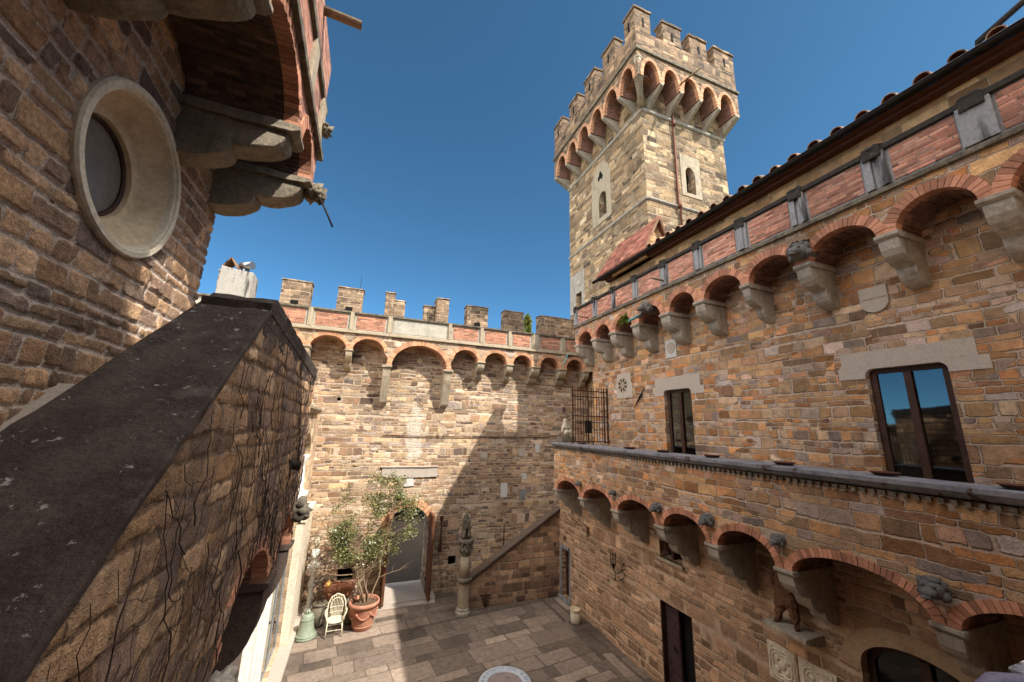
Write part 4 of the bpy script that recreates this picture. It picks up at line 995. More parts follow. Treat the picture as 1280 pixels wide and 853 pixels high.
# machicolated head
PT = .9; ZS = 21.36; H0, H1 = 22.72, 23.85
x0, x1, y0, y1 = XT-PT, XT+WX+.14, YT-PT, YT+WY+.26
A1 = [(9.69, 10.56), (10.82, 11.69), (11.95, 12.84), (13.08, 13.96), (14.18, 15.08)]
A2 = [(10.78, 11.67), (11.92, 12.92), (13.16, 14.12), (14.36, 15.36), (15.60, 16.56), (16.80, 17.84)]
for f, AA, (ua, ub) in ((fT1, A1, (x0, x1)), (fT2, A2, (y0, y1))):
    bound = [(ua, ZS)]
    for a, b in AA: bound += arc_pts(a, b, ZS, .95)
    bound.append((ub, ZS))
    bound = [(u, z-(.004 if f is fT2 else 0)) for u, z in bound]
    mb = MB(); strip_wall(mb, f, bound, H0, PT, 0, 1, top=False, ends=False); mb.build('corbelled_wall', [M['tower_top'], M['soffit']], tw)
    for a, b in AA:
        mb = MB(); voussoirs(mb, f, a, b, ZS, .95, .16, PT, .085, .14); mb.build('brick_arch', M['voussoir_pale'], tw)
    bs = [q for q in AA]
    for (a0, b0), (a1, b1) in list(zip(bs, bs[1:]))+[((0, bs[-1][1]), (ub-.02, 0))]:
        mb = MB()
        mb.prism(f, [(-.02, ZS), (PT+.03, ZS), (PT+.03, ZS-.1), (PT-.06, ZS-.16), (.12, 20.80), (.05, 20.74), (-.02, 20.74)], b0+.045, max(a1-.045, b0+.20)); mb.build('corbel', M['grey'], tw, bevel=.015, rough=.012)
mb = MB(); mb.hexa([(XT-.06, YT-.06, 20.74), (XT+.02, YT-.06, 20.74), (XT+.02, YT+.02, 20.74), (XT-.06, YT+.02, 20.74), (x0+.01, y0+.01, ZS-.008), (9.70, y0+.01, ZS-.008), (9.70, 10.78, ZS-.008), (x0+.01, 10.78, ZS-.008)]); mb.build('corner_corbel', M['grey'], tw, bevel=.015, rough=.012)
mb = MB()
mb.tube([(XT-.10, YT-.10, 20.7), (XT-.42, YT-.42, 21.4), (x0+.14, y0+.14, 22.0), (x0+.12, y0+.12, 22.25)], [.13, .14, .14, .17], 8); mb.lathe([(.15, 22.2), (.2, 22.3), (.16, 22.38), (.12, 22.45)], (x0+.12, y0+.12, 0), 10); mb.build('corner_column', M['grey_far'], tw)
mb = MB()
mb.box(x0, x1, y0, y0+.45, H0, H1); mb.box(x0, x0+.45, y0+.45, y1, H0, H1); mb.box(x1-.45, x1, y0+.45, y1, H0, H1); mb.box(x0+.45, x1-.45, y1-.45, y1, H0, H1)
mb.box(x0+.3, x1-.3, y0+.3, y1-.3, 22.5, 22.9)
mb.build('parapet', M['tower_top'], tw, bevel=.02, rough=.02, rough_s=3)
mb = MB(); mb.box(x0-.07, x1+.07, y0-.07, y0+.1, H0-.06, H0+.07); mb.box(x0-.07, x0+.1, y0+.1, y1+.07, H0-.06, H0+.07); mb.build('cornice', M['ledge'], tw, bevel=.01, rough=.012)
def tmerlon(a, b, c, d, slit=None):
    mb = MB(); mb.box(a, b, c, d, H1-.02, 24.92); mb.box(a-.05, b+.05, c-.05, d+.05, 24.92, 25.03)
    o = mb.build('merlon', M['tower_top'], tw, bevel=.015, rough=.025, rough_s=3)
    h = MB()
    if slit == 's': m_ = (a+b)/2; h.box(m_-.045, m_+.045, c-.03, c+.02, 24.05, 24.5)
    else: m_ = (c+d)/2; h.box(a-.03, a+.02, m_-.045, m_+.045, 24.05, 24.5)
    h.build('arrow_slit', M['dark'], o)
for a, b in ((10.98, 12.04), (12.60, 13.64), (14.14, x1)): tmerlon(a, b, y0, y0+.45, 's')
for c, d in ((11.95, 12.95), (13.65, 14.65), (15.35, 16.3), (17.15, y1)): tmerlon(x0, x0+.45, c, d, 'w')
mb = MB(); mb.box(x0, 10.25, y0, y0+.45, H1-.02, 25.0); mb.box(x0, x0+.45, y0+.45, 11.22, H1-.02, 25.0); mb.box(x0-.05, 10.3, y0-.05, y0+.5, 25.0, 25.1); mb.box(x0-.05, x0+.5, y0+.5, 11.27, 25.0, 25.1)
o = mb.build('merlon', M['tower_top'], tw, rough=.02); o['label'] = 'corner battlement, higher than the others'
h = MB(); h.box(9.8, 9.88, y0-.03, y0+.02, 24.1, 24.55); h.box(x0-.03, x0+.02, 10.85, 10.93, 24.1, 24.55); h.build('arrow_slit', M['dark'], o)
for a, b in ((10.6, 11.5), (12.2, 13.1), (13.8, 14.6)): tmerlon(a, b, y1-.45, y1, 's')
for c, d in ((11.95, 12.95), (13.65, 14.65), (15.35, 16.3)): tmerlon(x1-.45, x1, c, d, 'w')
mb = MB(); mb.tube([(12.0, YT-.85, 21.5), (12.0, YT-.12, 20.95), (12.0, YT-.13, 20.55), (12.02, YT-.08, 20.3), (12.02, YT-.07, 16.35), (12.04, YT-.15, 16.3), (12.05, YT-.15, 16.0), (12.06, YT-.08, 15.9), (12.1, YT-.07, 13)], .05, 8)
for z in (20.4, 16.15): mb.tube([(12.02, YT-.12, z-.1), (12.02, YT-.12, z+.15)], .085, 8)
mb.build('downpipe', M['copper'], tw)
mb = MB(); mb.tube([(11.75, y0+.1, 21.75), (11.95, y0-1.0, 21.75)], [.05, .035], 8); mb.build('spout', M['oldwood'], tw)
# ================================================================== LEFT HOUSE WITH ROUND WINDOW
XL = -2.5; fL = wall_e(XL)
hs = thing('stone_house', 'coarse rubble stone house with a round window and an overhanging brick gallery, upper left', 'building', (-4, 3, 0))
OC = (4.60, 8.93)
mb = MB()
holed_wall(mb, fL, -.5, 6.6, 0, 12.9, [(3.7, 5.5, 8.03, 9.83)], .02)
n = 48
for k in range(n):
    def sq(t):
        c, s_ = math.cos(t), math.sin(t); m_ = max(abs(c), abs(s_)); return OC[0]+.9*c/m_, OC[1]+.9*s_/m_
    t0, t1 = 2*PI*k/n, 2*PI*(k+1)/n; a, b = sq(t0), sq(t1)
    mb.poly([fL(a[0], 0, a[1]), fL(b[0], 0, b[1]), fL(OC[0]+.8*math.cos(t1), 0, OC[1]+.8*math.sin(t1)), fL(OC[0]+.8*math.cos(t0), 0, OC[1]+.8*math.sin(t0))])
mb.poly([(XL, 6.6, 0), (-9, 6.6, 0), (-9, 6.6, 12.9), (XL, 6.6, 12.9)]); mb.poly([(XL, -.5, 12.9), (-9, -.5, 12.9), (-9, 6.6, 12.9), (XL, 6.6, 12.9)])
mb.build('wall', M['left'], hs)
stone_relief('stone_facing', relief_mat('rough_rubble_facing', PAL_LEFT, '#d8cabc', 1.08, None, .02, 24.0, 1.0), hs, fL, 1.3, 6.6, 5.4, 11.6, lambda u, z: (u-OC[0])**2+(z-OC[1])**2 > .83**2, .018, (.11, .24), (.16, .48), .012, .032, .03, 5, .004)
def ring_lathe(mb, prof, n=56):
    rings = [[mb.vert(fL(OC[0]+r*math.cos(2*PI*k/n), p, OC[1]+r*math.sin(2*PI*k/n))) for k in range(n)] for r, p in prof]
    for r0_, r1_ in zip(rings, rings[1:]):
        for k in range(n): mb.face((r0_[k], r0_[(k+1) % n], r1_[(k+1) % n], r1_[k]))
mb = MB(); mb.smooth = False; ring_lathe(mb, [(.865, -.01), (.865, .05), (.85, .075), (.80, .08), (.785, .072), (.78, .055), (.765, .055), (.755, .04), (.745, -.02)])
oc = mb.build('round_window', M['tufa'], hs, recalc=False)
for p in oc.data.polygons: p.use_smooth = False
mb = MB(); mb.smooth = True; ring_lathe(mb, [(.75, -.01), (.575, -.21)]); ring_lathe(mb, [(.58, -.205), (.565, -.22), (.50, -.235)]); ring_lathe(mb, [(.50, -.235), (.49, -.31)]); mb.build('splay', M['tufa2'], oc, recalc=False)
mb = MB(); mb.smooth = True; ring_lathe(mb, [(.491, -.28), (.491, -.32), (.455, -.32), (.455, -.28), (.491, -.28)]); mb.build('frame', M['wood'], oc, recalc=False)
mb = MB(); mb.prismd(fL, [(OC[0]+.47*math.cos(2*PI*k/32), OC[1]+.47*math.sin(2*PI*k/32)) for k in range(32)], -.33, -.31); mb.build('pane', M['dusty_pane'], oc)
# gallery
PG = 1.25
GA = [(-.2, 1.2), (1.56, 3.06), (3.42, 5.06), (5.38, 6.24)]
bound = [(-.5, 10.32)]
for a, b in GA: bound += arc_pts(a, b, 10.32, .5)
bound += [(6.62, 10.32)]
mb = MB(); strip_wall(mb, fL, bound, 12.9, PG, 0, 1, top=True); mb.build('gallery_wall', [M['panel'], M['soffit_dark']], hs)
for a, b in GA:
    mb = MB(); voussoirs(mb, fL, a, b, 10.32, .5, .18, PG, .07); mb.build('brick_arch', M['voussoir'], hs)
for u0, u1 in ((1.2, 1.56), (3.06, 3.42), (5.06, 5.38), (6.24, 6.60)):
    mb = MB()
    mb.prism(fL, lobes(PG-.08, 10.20, 9.58, 2, k=7), u0, u1); mb.prism(fL, [(-.02, 10.32), (PG+.05, 10.32), (PG+.05, 10.26), (PG-.03, 10.203), (-.02, 10.203)], u0-.05, u1+.05)
    mb.build('corbel', M['corbel_left'], hs, bevel=.012, rough=.03, rough_s=5)
mb = MB(); mb.ubox(fL, -.5, 6.68, PG-.1, PG+.09, 10.98, 11.10); mb.ubox(fL, -.5, 6.66, PG-.1, PG+.05, 11.9, 12.02); mb.build('gallery_ledge', M['ledge'], hs, bevel=.012, rough=.015)
for y in (5.25, 6.35):
    mb = MB(); mb.ubox(fL, y-.14, y+.14, PG-.02, PG+.06, 11.102, 11.898); mb.build('pilaster', M['grey_far'], hs, bevel=.01)
for cx_, cy_, cz_, s_ in ((XL+PG+.10, 6.45, 10.22, .17), (XL+PG+.07, 6.45, 11.45, .13)):
    mb = MB(); mb.ball((cx_, cy_, cz_), s_, 9, (.9, .9, .8), 1.1, cz_)
    for k in range(9): t = k*2*PI/9; mb.ball((cx_+.25*s_, cy_+s_*.75*math.cos(t), cz_+s_*.6*math.sin(t)), s_*.36, 5, (1, 1, 1), .7, k)
    mb.build('leaf_boss', M['corbel_left'], hs, rough=.015, rough_s=16)
mb = MB(); mb.tube([(-1.12, 6.36, 10.15), (-.98, 6.3, 9.93), (-.80, 6.2, 9.55)], .016, 7); mb.build('iron_spout', M['iron'], hs)
mb = MB()
n = 8
for r_ in (.075, .06):
    a = [mb.vert((-1.9, 5.45+r_*math.cos(PI+PI*j/n), 12.86+r_*math.sin(PI+PI*j/n))) for j in range(n+1)]; b = [mb.vert((-.69, 5.4+r_*math.cos(PI+PI*j/n), 12.74+r_*math.sin(PI+PI*j/n))) for j in range(n+1)]
    for j in range(n): mb.face((a[j], a[j+1], b[j+1], b[j]))
mb.build('gutter_spout', M['oldwood'], hs, recalc=False)

# ================================================================== STAIR PARAPET IN THE FOREGROUND
sp = thing('stair_parapet', 'dark sloping coping on a vine-covered stone stair wall with corbel arches in the left foreground', 'staircase', (-1.3, 4, 0))
def ct(u): return 7.70+.83*(u-4.33) if u < 4.33 else 7.70-.062*(u-4.33)
XV = -1.5; fV = wall_e(XV); PV = .5
VA = [(4.50, 6.28), (6.75, 7.98)]
bound = [(.1, 3.2), (4.4, 3.2), (4.4, 4.40)]
for a, b in VA: bound += arc_pts(a, b, 4.40, .60)
bound += [(8.22, 4.40)]
mb = MB(); strip_wall(mb, fV, bound, lambda u: max(ct(u)-.11, .0), PV, -.05, 1, step=.3, top=False); mb.build('wall', [M['vine'], M['soffit']], sp)
def inv(u, z): return z < ct(u)-.13 and not (u > 4.40 and z < 4.43) and not any(((u-(a+b)/2)/((b-a)/2+.02))**2+((z-4.4)/.62)**2 < 1 for a, b in VA)
stone_relief('stone_facing', relief_mat('vine_wall_facing', ['#a07a4c', '#85684a', '#b08c5c', '#8a7260', '#76645a', '#a5825a', '#c0a078'], '#8c745c', 1.05, vine_stain, .03, 30.0, .9), sp, wall_e(XV+PV), 1.5, 8.21, 4.0, 7.62, inv, .021, (.14, .28), (.2, .55), .008, .022, .06, 11, .002)
mb = MB(); holed_wall(mb, wall_e(XV), -.5, 8.2, 0, 5.2, []); mb.build('lower_wall', M['vine'], sp)
for a, b in VA:
    mb = MB(); voussoirs(mb, fV, a, b, 4.40, .60, .15, PV, .07); mb.build('brick_arch', M['voussoir'], sp)
for u0, u1 in ((6.30, 6.73), (8.0, 8.22)):
    mb = MB(); mb.prism(fV, lobes(PV, 4.30, 3.40, 1, k=10), u0, u1); mb.prism(fV, [(-.02, 4.40), (PV+.06, 4.40), (PV+.06, 4.34), (PV, 4.303), (-.02, 4.303)], u0-.03, u1+.03); mb.build('corbel', M['shade_corbel'], sp, bevel=.01, rough=.014)
def stone_head(c, s, seed, mat):
    mb = MB(); mb.ball(c, .2*s, 9, (.9, 1, .85), .7, seed); mb.ball(Vector(c)+Vector((.1*s, .02, -.05*s)), .13*s, 7, (1, 1, .8), .6, seed+2); mb.ball(Vector(c)+Vector((.05*s, .1*s, .13*s)), .075*s, 6, (1, 1, 1), .4, seed+5); mb.ball(Vector(c)+Vector((.05*s, -.11*s, .12*s)), .075*s, 6, (1, 1, 1), .4, seed+6)
    return mb.build('carved_head', mat, sp, rough=.012, rough_s=10)
stone_head((-.88, 4.22, 4.27), .85, 3, M['grey']); stone_head((-.94, 7.95, 4.95), 1.05, 11, M['ledge'])
mb = MB(); mb.tube([(-1.1, 6.75, 5.86), (-.86, 6.85, 5.80)], .07, 10); mb.build('drain_pipe', M['iron'], sp)
# coping: sloping slab widening towards the viewer, then a level run
mb = MB()
def xl(u): return -1.52-(4.33-u)*.128 if u < 4.33 else -1.52
us = [.15+i*.19 for i in range(23)]; us[-1] = 4.33
us += [4.33+.28*i for i in range(1, 15)]
top = [(mb.vert((xl(u), u, ct(u))), mb.vert((-.95, u, ct(u)))) for u in us]; bot = [(mb.vert((xl(u), u, ct(u)-.13)), mb.vert((-.965, u, ct(u)-.11))) for u in us]
for (a, b), (c, d), (e, f), (g, h) in zip(top, top[1:], bot, bot[1:]):
    mb.face((a, b, d, c)); mb.face((e, g, h, f)); mb.face((b, f, h, d)); mb.face((a, c, g, e))
mb.face((top[0][0], bot[0][0], bot[0][1], top[0][1])); mb.face((top[-1][0], top[-1][1], bot[-1][1], bot[-1][0]))
mb.build('coping', M['cope_dark'], sp, bevel=.018, rough=.016, rough_s=6)
mb = MB()
for (p0, d0, d1, e) in ((.535, .112, .19, 8.26), (.515, .192, .30, 8.24), (.50, .302, .42, 8.225)):
    k = 12; a = None
    for i in range(k):
        ua, ub = 4.12+(e-4.12)*i/k, 4.12+(e-4.12)*(i+1)/k
        za, zb = 7.70-.062*(ua-4.33), 7.70-.062*(ub-4.33)
        mb.hexa([(XV-.02, ua, za-d1), (XV+p0+(.012 if d0 > .3 else 0), ua, za-d1), (XV+p0+(.012 if d0 > .3 else 0), ub, zb-d1), (XV-.02, ub, zb-d1), (XV-.02, ua, za-d0), (XV+p0+.012, ua, za-d0), (XV+p0+.012, ub, zb-d0), (XV-.02, ub, zb-d0)])
mb.build('cornice', M['cope_dark'], sp)
mb = MB(); mb.hexa([(XL, .1, 0), (-1.47, .1, 0), (-1.47, 4.4, 0), (XL, 4.4, 0), (XL, .1, 3.2), (-1.47, .1, 3.2), (-1.47, 4.4, 6.75), (XL, 4.4, 6.75)]); mb.box(XL, -1.47, 4.4, 8.2, 0, 6.75)
mb.build('stair_core', M['slab'], sp)

# bare creeper on the wall
random.seed(21)
mb = MB(); cnt = 0
OFFV = .03
def okv(u, z):
    if z > ct(u)-.16 or u > 8.15 or u < .7: return False
    for a, b in VA:
        if a-.02 < u < b+.02 and z < 4.40+.62*math.sqrt(max(0, 1-((u-(a+b)/2)/((b-a)/2+.03))**2)): return False
    return z > 4.3
def grow(u, z, ang, r, length, depth):
    global cnt
    pts = [(XV+PV+.034, u, z)]; rads = [r]
    steps = int(length/.09)
    for i in range(steps):
        ang += random.gauss(0, .42); ang += (PI/2-ang)*.04
        u2 = u+.09*math.cos(ang); z2 = z+.09*math.sin(ang)
        if not okv(u2, z2): break
        u, z = u2, z2
        pts.append((XV+PV+.03+random.uniform(0, .025), u, z)); rads.append(r*(1-.75*i/steps))
        if depth < 3 and random.random() < (.22 if depth == 0 else .13): grow(u, z, ang+random.choice((-1, 1))*random.uniform(.4, 1.2), r*(1-.75*i/steps)*.7, length*random.uniform(.3, .7), depth+1)
    if len(pts) > 3: mb.tube(pts, rads, 5, cap=False); cnt += 1
for i in range(30):
    u = random.choice([random.uniform(6.5, 8.1)]*2+[random.uniform(2.4, 6.5)]*3)
    z = 4.4
    while not okv(u, z+.05) and z < 7.5: z += .05
    if z < 7.3: grow(u, z+.05, PI/2+random.uniform(-.9, .9), random.uniform(.004, .009), random.uniform(1.0, 3.0), 0)
for i in range(90): # twigs and tufts
    u = random.uniform(2.0, 8.0); z = random.uniform(4.6, 7.3)
    if okv(u, z): grow(u, z, random.uniform(0, 2*PI), random.uniform(.0025, .005), random.uniform(.4, 1.3), 1)
for i in range(16):
    u = random.uniform(7.0, 8.05); z = random.uniform(4.9, 6.8)
    if okv(u, z): grow(u, z, PI/2+random.uniform(-.3, .3), random.uniform(.005, .010), random.uniform(.6, 1.5), 1)
tag(mb.build('bare_creeper', M['vinewood'], recalc=False), 'leafless dark creeper stems spread over the stair wall on the left', 'creeper')

# ================================================================== LEFT WING BEYOND
XW = -1.6; fW = wall_e(XW)
wg = thing('left_wing', 'pale stone wing with a glazed ground floor and round-arched loggia beyond the stair wall', 'building', (-3, 12, 0))
mb = MB()
holed_wall(mb, fW, 8.2, 16.4, 0, 4.15, [(10.45, 13.88, .16, 3.45)], .25)
strip_wall(mb, fW, [(8.2, 4.15), (12.95, 4.15), (12.95, 4.4), *arc_pts(12.95, 14.85, 5.35, .75, 20), (14.85, 4.4), (14.85, 4.15), (16.4, 4.15)], 6.98, 0, -.3, 0, top=False, ends=False)
mb.poly([(XW, 8.2, 6.98), (-8, 8.2, 6.98), (-8, 16.4, 6.98), (XW, 16.4, 6.98)]); mb.poly([(XW, 8.2, 0), (-8, 8.2, 0), (-8, 8.2, 6.98), (XW, 8.2, 6.98)])
mb.build('wall', M['wing'], wg)
mb = MB(); mb.ubox(fW, 12.0, 15.6, -1.5, -1.4, 4.2, 6.5); mb.build('loggia_back_wall', M['panel_grey'], wg)
mb = MB(); mb.ubox(fW, 12.5, 14.9, -1.395, -1.38, 4.6, 5.3); mb.build('ochre_panel', M['ochre'], wg)
mb = MB(); mb.ubox(fW, 12.4, 15.4, -1.4, -.3, 4.1, 4.2); mb.build('loggia_floor', M['slab'], wg)
mb = MB(); mb.prism(fW, [(-.02, 6.72), (.06, 6.72), (.16, 6.84), (.16, 6.92), (-.02, 6.95)], 8.2, 15.3); mb.build('cornice', M['grey_far'], wg, bevel=.01)
mb = MB()
mb.lathe([(.14, 4.18), (.14, 4.26), (.10, 4.3), (.085, 4.36), (.08, 5.1), (.11, 5.14), (.15, 5.3), (.16, 5.36)], (XW-.14, 14.72, 0), 16); mb.build('loggia_column', M['marble'], wg)
mb = MB(); mb.ubox(fW, 12.8, 15.0, -.3, .10, 4.07, 4.2); mb.build('sill', M['plaster'], wg, bevel=.012)
mb = MB(); mb.ubox(fW, 8.95, 10.40, -.02, .14, 0, 3.6); mb.build('white_pier', M['plaster'], wg, bevel=.01)
mb = MB(); mb.ubox(fW, 13.92, 16.38, -.02, .20, .15, 3.42); mb.ubox(fW, 13.88, 16.38, -.02, .27, 3.422, 3.6); mb.build('corner_pier', M['tufa'], wg, bevel=.012)
mb = MB(); mb.ubox(fW, 10.3, 16.38, -.1, .33, .004, .15); mb.build('plinth', M['slab'], wg, bevel=.012)
mb = MB()
for u in (10.45, 11.25, 12.05, 12.85, 13.83): mb.ubox(fW, u, u+.05, -.16, -.1, .16, 3.45)
for z in (.16, 2.4, 3.4): mb.ubox(fW, 10.5, 13.83, -.155, -.105, z, z+.045)
gz = mb.build('glazed_screen', M['bluegrey'], wg)
mb = MB(); mb.ubox(fW, 10.45, 13.88, -.135, -.125, .2, 3.42); mb.build('pane', M['clear'], gz)
mb = MB(); mb.tube([fW(12.95, -.08, 1.2), fW(12.95, -.06, 1.2), fW(12.88, -.06, 1.2)], .018, 6); mb.ubox(fW, 12.91, 12.98, -.1, -.09, 1.0, 1.3); mb.build('handle', M['iron'], gz)
mb = MB(); mb.ubox(fW, 10.2, 14.2, -2.6, -2.5, 0, 3.6); mb.ubox(fW, 10.2, 14.2, -2.5, -.2, .0, .14); mb.build('room_wall', M['wing'], wg)
mb = MB()
for k in range(3): mb.ubox(fW, 9.25+k*.38, 9.35+k*.38, .14, .175, .05, 3.5)
mb.build('pier_fluting', M['plaster'], wg, bevel=.01)

# chimney on the wing's flat roof
ch = thing('chimney', 'streaked white chimney with a tile cowl and a steel flue, above the dark coping', 'chimney', (-4.35, 14.3, 6.98))
mb = MB(); mb.hexa([(-4.86, 14.0, 6.98), (-3.88, 14.0, 6.98), (-3.88, 14.7, 6.98), (-4.86, 14.7, 6.98), (-4.82, 14.0, 11.32), (-3.93, 14.0, 11.20), (-3.93, 14.7, 11.20), (-4.82, 14.7, 11.32)]); mb.build('stack', M['plaster_stain'], ch, bevel=.03, rough=.03)
mb = MB()
for s_ in (-1, 1): mb.hexa([(-4.62+s_*.2, 14.05, 11.3), (-4.62+s_*.24, 14.05, 11.3), (-4.62+s_*.24, 14.6, 11.3), (-4.62+s_*.2, 14.6, 11.3), (-4.62-.02, 14.05, 11.66), (-4.62+.02, 14.05, 11.66), (-4.62+.02, 14.6, 11.66), (-4.62-.02, 14.6, 11.66)])
mb.build('tile_cowl', M['tile'], ch)
mb = MB(); mb.tube([(-4.25, 14.3, 11.2), (-4.25, 14.3, 11.42)], .12, 16); mb.tube([(-4.37, 14.3, 11.5), (-4.02, 14.1, 11.5)], [.13, .13], 16); mb.build('flue', M['steel'], ch)

# unseen house behind the viewpoint, heights shaped to shade the left walls
bh = thing('shading_house', 'unseen plain stone house behind the viewpoint, shaped to shade the left side of the courtyard', 'building', (0, -3, 0))
mb = MB(); mb.box(-9, 2.9, -6, -.5, 0, 15.4); mb.build('wall', M['right_low'], bh)
mb = MB(); mb.box(2.92, 5.2, -6, -.52, 0, 17.4); mb.build('shade_block', M['right_low'], bh)  # unseen taller block added to shade the vine wall
mb = MB(); mb.box(5.22, 9, -6, -.54, 0, 5.5); mb.build('low_range', M['right_low'], bh)
# ================================================================== STAIR TO THE TERRACE
st = thing('staircase', 'stone stair with a sloping dark rail climbing to the terrace in the far right corner', 'staircase', (6, 15.3, 0))
def sr(x): return 1.05+(x-4.2)*(3.16-1.05)/(7.72-4.2)
mb = MB(); mb.prism(lambda u, p, z: (p, u, z), [(4.12, 0), (7.88, 0), (7.88, sr(7.88)-.16), (4.12, sr(4.12)-.16)], 14.76, 14.98); mb.build('side_wall', M['stairwall'], st)
mb = MB()
mb.prism(lambda u, p, z: (p, u, z), [(4.05, sr(4.05)-.16), (7.9, sr(7.9)-.16), (7.9, sr(7.9)-.07), (4.05, sr(4.05)-.07)], 14.71, 15.03)
mb.prism(lambda u, p, z: (p, u, z), [(4.03, sr(4.03)-.068), (7.9, sr(7.9)-.068), (7.9, sr(7.9)+.01), (4.03, sr(4.03)+.01)], 14.66, 15.08)
mb.build('rail', M['rail'], st, bevel=.012, rough=.008)
mb = MB(); n = 24
for k in range(n):
    x = 4.5+k*.245; mb.box(x, 10.2+k*.003, 14.99, 16.39, k*.145+.004, (k+1)*.145)
mb.build('steps', M['slab'], st)
# column at the foot of the stair
cl = thing('stone_column', 'weathered eight-sided stone column with a carved lion on top at the foot of the stair', 'column', (3.92, 14.5, 0))
cc = (3.92, 14.5, 0)
mb = MB(); mb.lathe([(.27, .004), (.27, .10), (.23, .15), (.24, .2), (.20, .24)], cc, 8, PI/8); mb.build('base', M['grey'], cl, bevel=.008)
mb = MB(); mb.lathe([(.205, .22), (.20, 1.03)], cc, 8, PI/8); mb.lathe([(.185, 1.17), (.165, 1.9)], cc, 16); mb.build('shaft', M['grey_far'], cl)
mb = MB(); mb.lathe([(.22, 1.02), (.27, 1.06), (.27, 1.14), (.22, 1.18)], cc, 16); mb.build('collar', M['ledge'], cl)
mb = MB(); mb.lathe([(.17, 1.88), (.19, 1.92), (.175, 1.96), (.24, 2.3)], cc, 12)
for k in range(8):
    t = k*PI/4; mb.ball(Vector(cc)+Vector((.2*math.cos(t), .2*math.sin(t), 2.08)), .06, 5, (1, 1, 1.8)); mb.ball(Vector(cc)+Vector((.25*math.cos(t), .25*math.sin(t), 2.27)), .045, 5)
mb.lathe([(.26, 2.32), (.30, 2.34), (.30, 2.42), (.26, 2.44)], cc, 8, PI/8); mb.build('capital', M['ledge'], cl)
c = Vector((3.90, 14.5, 2.44))
J = [(c+Vector((.02, .10, .14)), .15), (c+Vector((0, .02, .38)), .15), (c+Vector((-.02, -.05, .56)), .15), (c+Vector((-.03, -.09, .74)), .13), (c+Vector((-.03, -.20, .74)), .08),
     (c+Vector((-.09, -.12, .36)), .065), (c+Vector((-.10, -.15, .05)), .06), (c+Vector((.07, -.12, .36)), .065), (c+Vector((.08, -.15, .05)), .06),
     (c+Vector((-.13, .02, .12)), .09), (c+Vector((-.14, -.10, .05)), .06), (c+Vector((.15, .02, .12)), .09), (c+Vector((.14, -.10, .05)), .06), (c+Vector((-.09, -.06, .84)), .04), (c+Vector((.03, -.06, .84)), .04)]
lion = skin_figure('lion', M['bearbrown'], J, [(0, 1), (1, 2), (2, 3), (3, 4), (1, 5), (5, 6), (1, 7), (7, 8), (0, 9), (9, 10), (0, 11), (11, 12), (3, 13), (3, 14)], None, 2, .03)
lion.data.materials.clear(); lion.data.materials.append(M['ledge'])
tag(lion, 'small weathered stone lion sitting on the column at the foot of the stair', 'statue')

# ================================================================== OBJECTS BY THE FAR WALL
def lathe_thing(): pass
tp = thing('flower_pot', 'big round terracotta pot with garlands holding the small tree beside the gate', 'flower pot', (.62, 14.62, 0))
pc = (.62, 14.62, 0)
mb = MB(); mb.lathe([(.27, .004), (.29, .02), (.33, .2), (.40, .5), (.43, .68), (.445, .70)], pc, 32); mb.build('body', M['terracotta'], tp)
mb = MB(); mb.lathe([(.43, .68), (.475, .69), (.485, .74), (.47, .80), (.43, .80), (.41, .76), (.40, .70)], pc, 32); mb.build('rim', M['terracotta'], tp)
mb = MB()
for k in range(6):
    t0 = k*PI/3; pts = []
    for j in range(9):
        t = t0+PI/3*j/8; z = .52-.14*math.sin(PI*j/8); r = .40+.015-.05*(.55-z)
        pts.append((pc[0]+r*math.cos(t), pc[1]+r*math.sin(t), z))
    mb.tube(pts, .022, 6); mb.ball(pts[0], .05, 5)
mb.lathe([(.315, .10), (.33, .12), (.318, .14)], pc, 32); mb.build('garland', M['terracotta'], tp)
mb = MB(); mb.lathe([(0.0, .73), (.2, .725), (.405, .71), (.40, .64)], pc, 24); mb.build('soil', M['soil'], tp)

# small tree
tr = thing('potted_tree', 'slender loose-leaved tree rising from the round terracotta pot in front of the gate', 'tree', (.62, 14.62, .72))
random.seed(5)
mb = MB(); lf = []
def branch(p, d, r, L, depth):
    pts = [p]; rads = [r]; n = max(3, int(L/.14))
    for i in range(n):
        d = (d+Vector((random.gauss(0, .13), random.gauss(0, .13), random.gauss(.03, .09)))).normalized(); p = p+d*(L/n)
        p.y = min(max(p.y, 14.42), 15.6)
        pts.append(p); rads.append(r*(1-.7*(i+1)/n))
        if depth < 3 and i > n*.2 and random.random() < (.62 if depth == 0 else .55):
            side = Vector((random.gauss(0, 1), random.gauss(0, .8), random.gauss(.1, .45))).normalized()
            branch(p, (d*.55+side*.8).normalized(), rads[-1]*.62, L*random.uniform(.30, .52), depth+1)
        if depth >= 1 and i >= n*.3: lf.append(p)
        if depth >= 2: lf.append(p+Vector((random.gauss(0, .05),)*3))
    mb.tube(pts, rads, 6, cap=False)
b0 = Vector((.62, 14.62, .70))
for dx, dy, L, r in ((.0, .0, 3.2, .045), (-.18, .1, 2.9, .032), (.24, -.05, 3.0, .035), (-.30, .05, 2.4, .026), (.38, .10, 2.6, .026), (.1, .1, 3.5, .03)):
    branch(b0+Vector((dx*.4, dy*.3, 0)), Vector((dx*.75, dy*.4, 1)).normalized(), r, L, 0)
for sx, z, L in ((1, 2.5, 1.5), (1, 3.0, 1.6), (-1, 2.3, 1.1), (-1, 1.9, 1.0), (1, 3.4, 1.3), (-1, 2.9, 1.2), (1, 2.0, .6)):
    branch(b0+Vector((sx*.25, 0, z-.7)), Vector((sx, random.uniform(-.4, .3), .25)).normalized(), .014, L, 1)
mb.build('trunk', M['bark'], tr, recalc=False)
mb = MB()
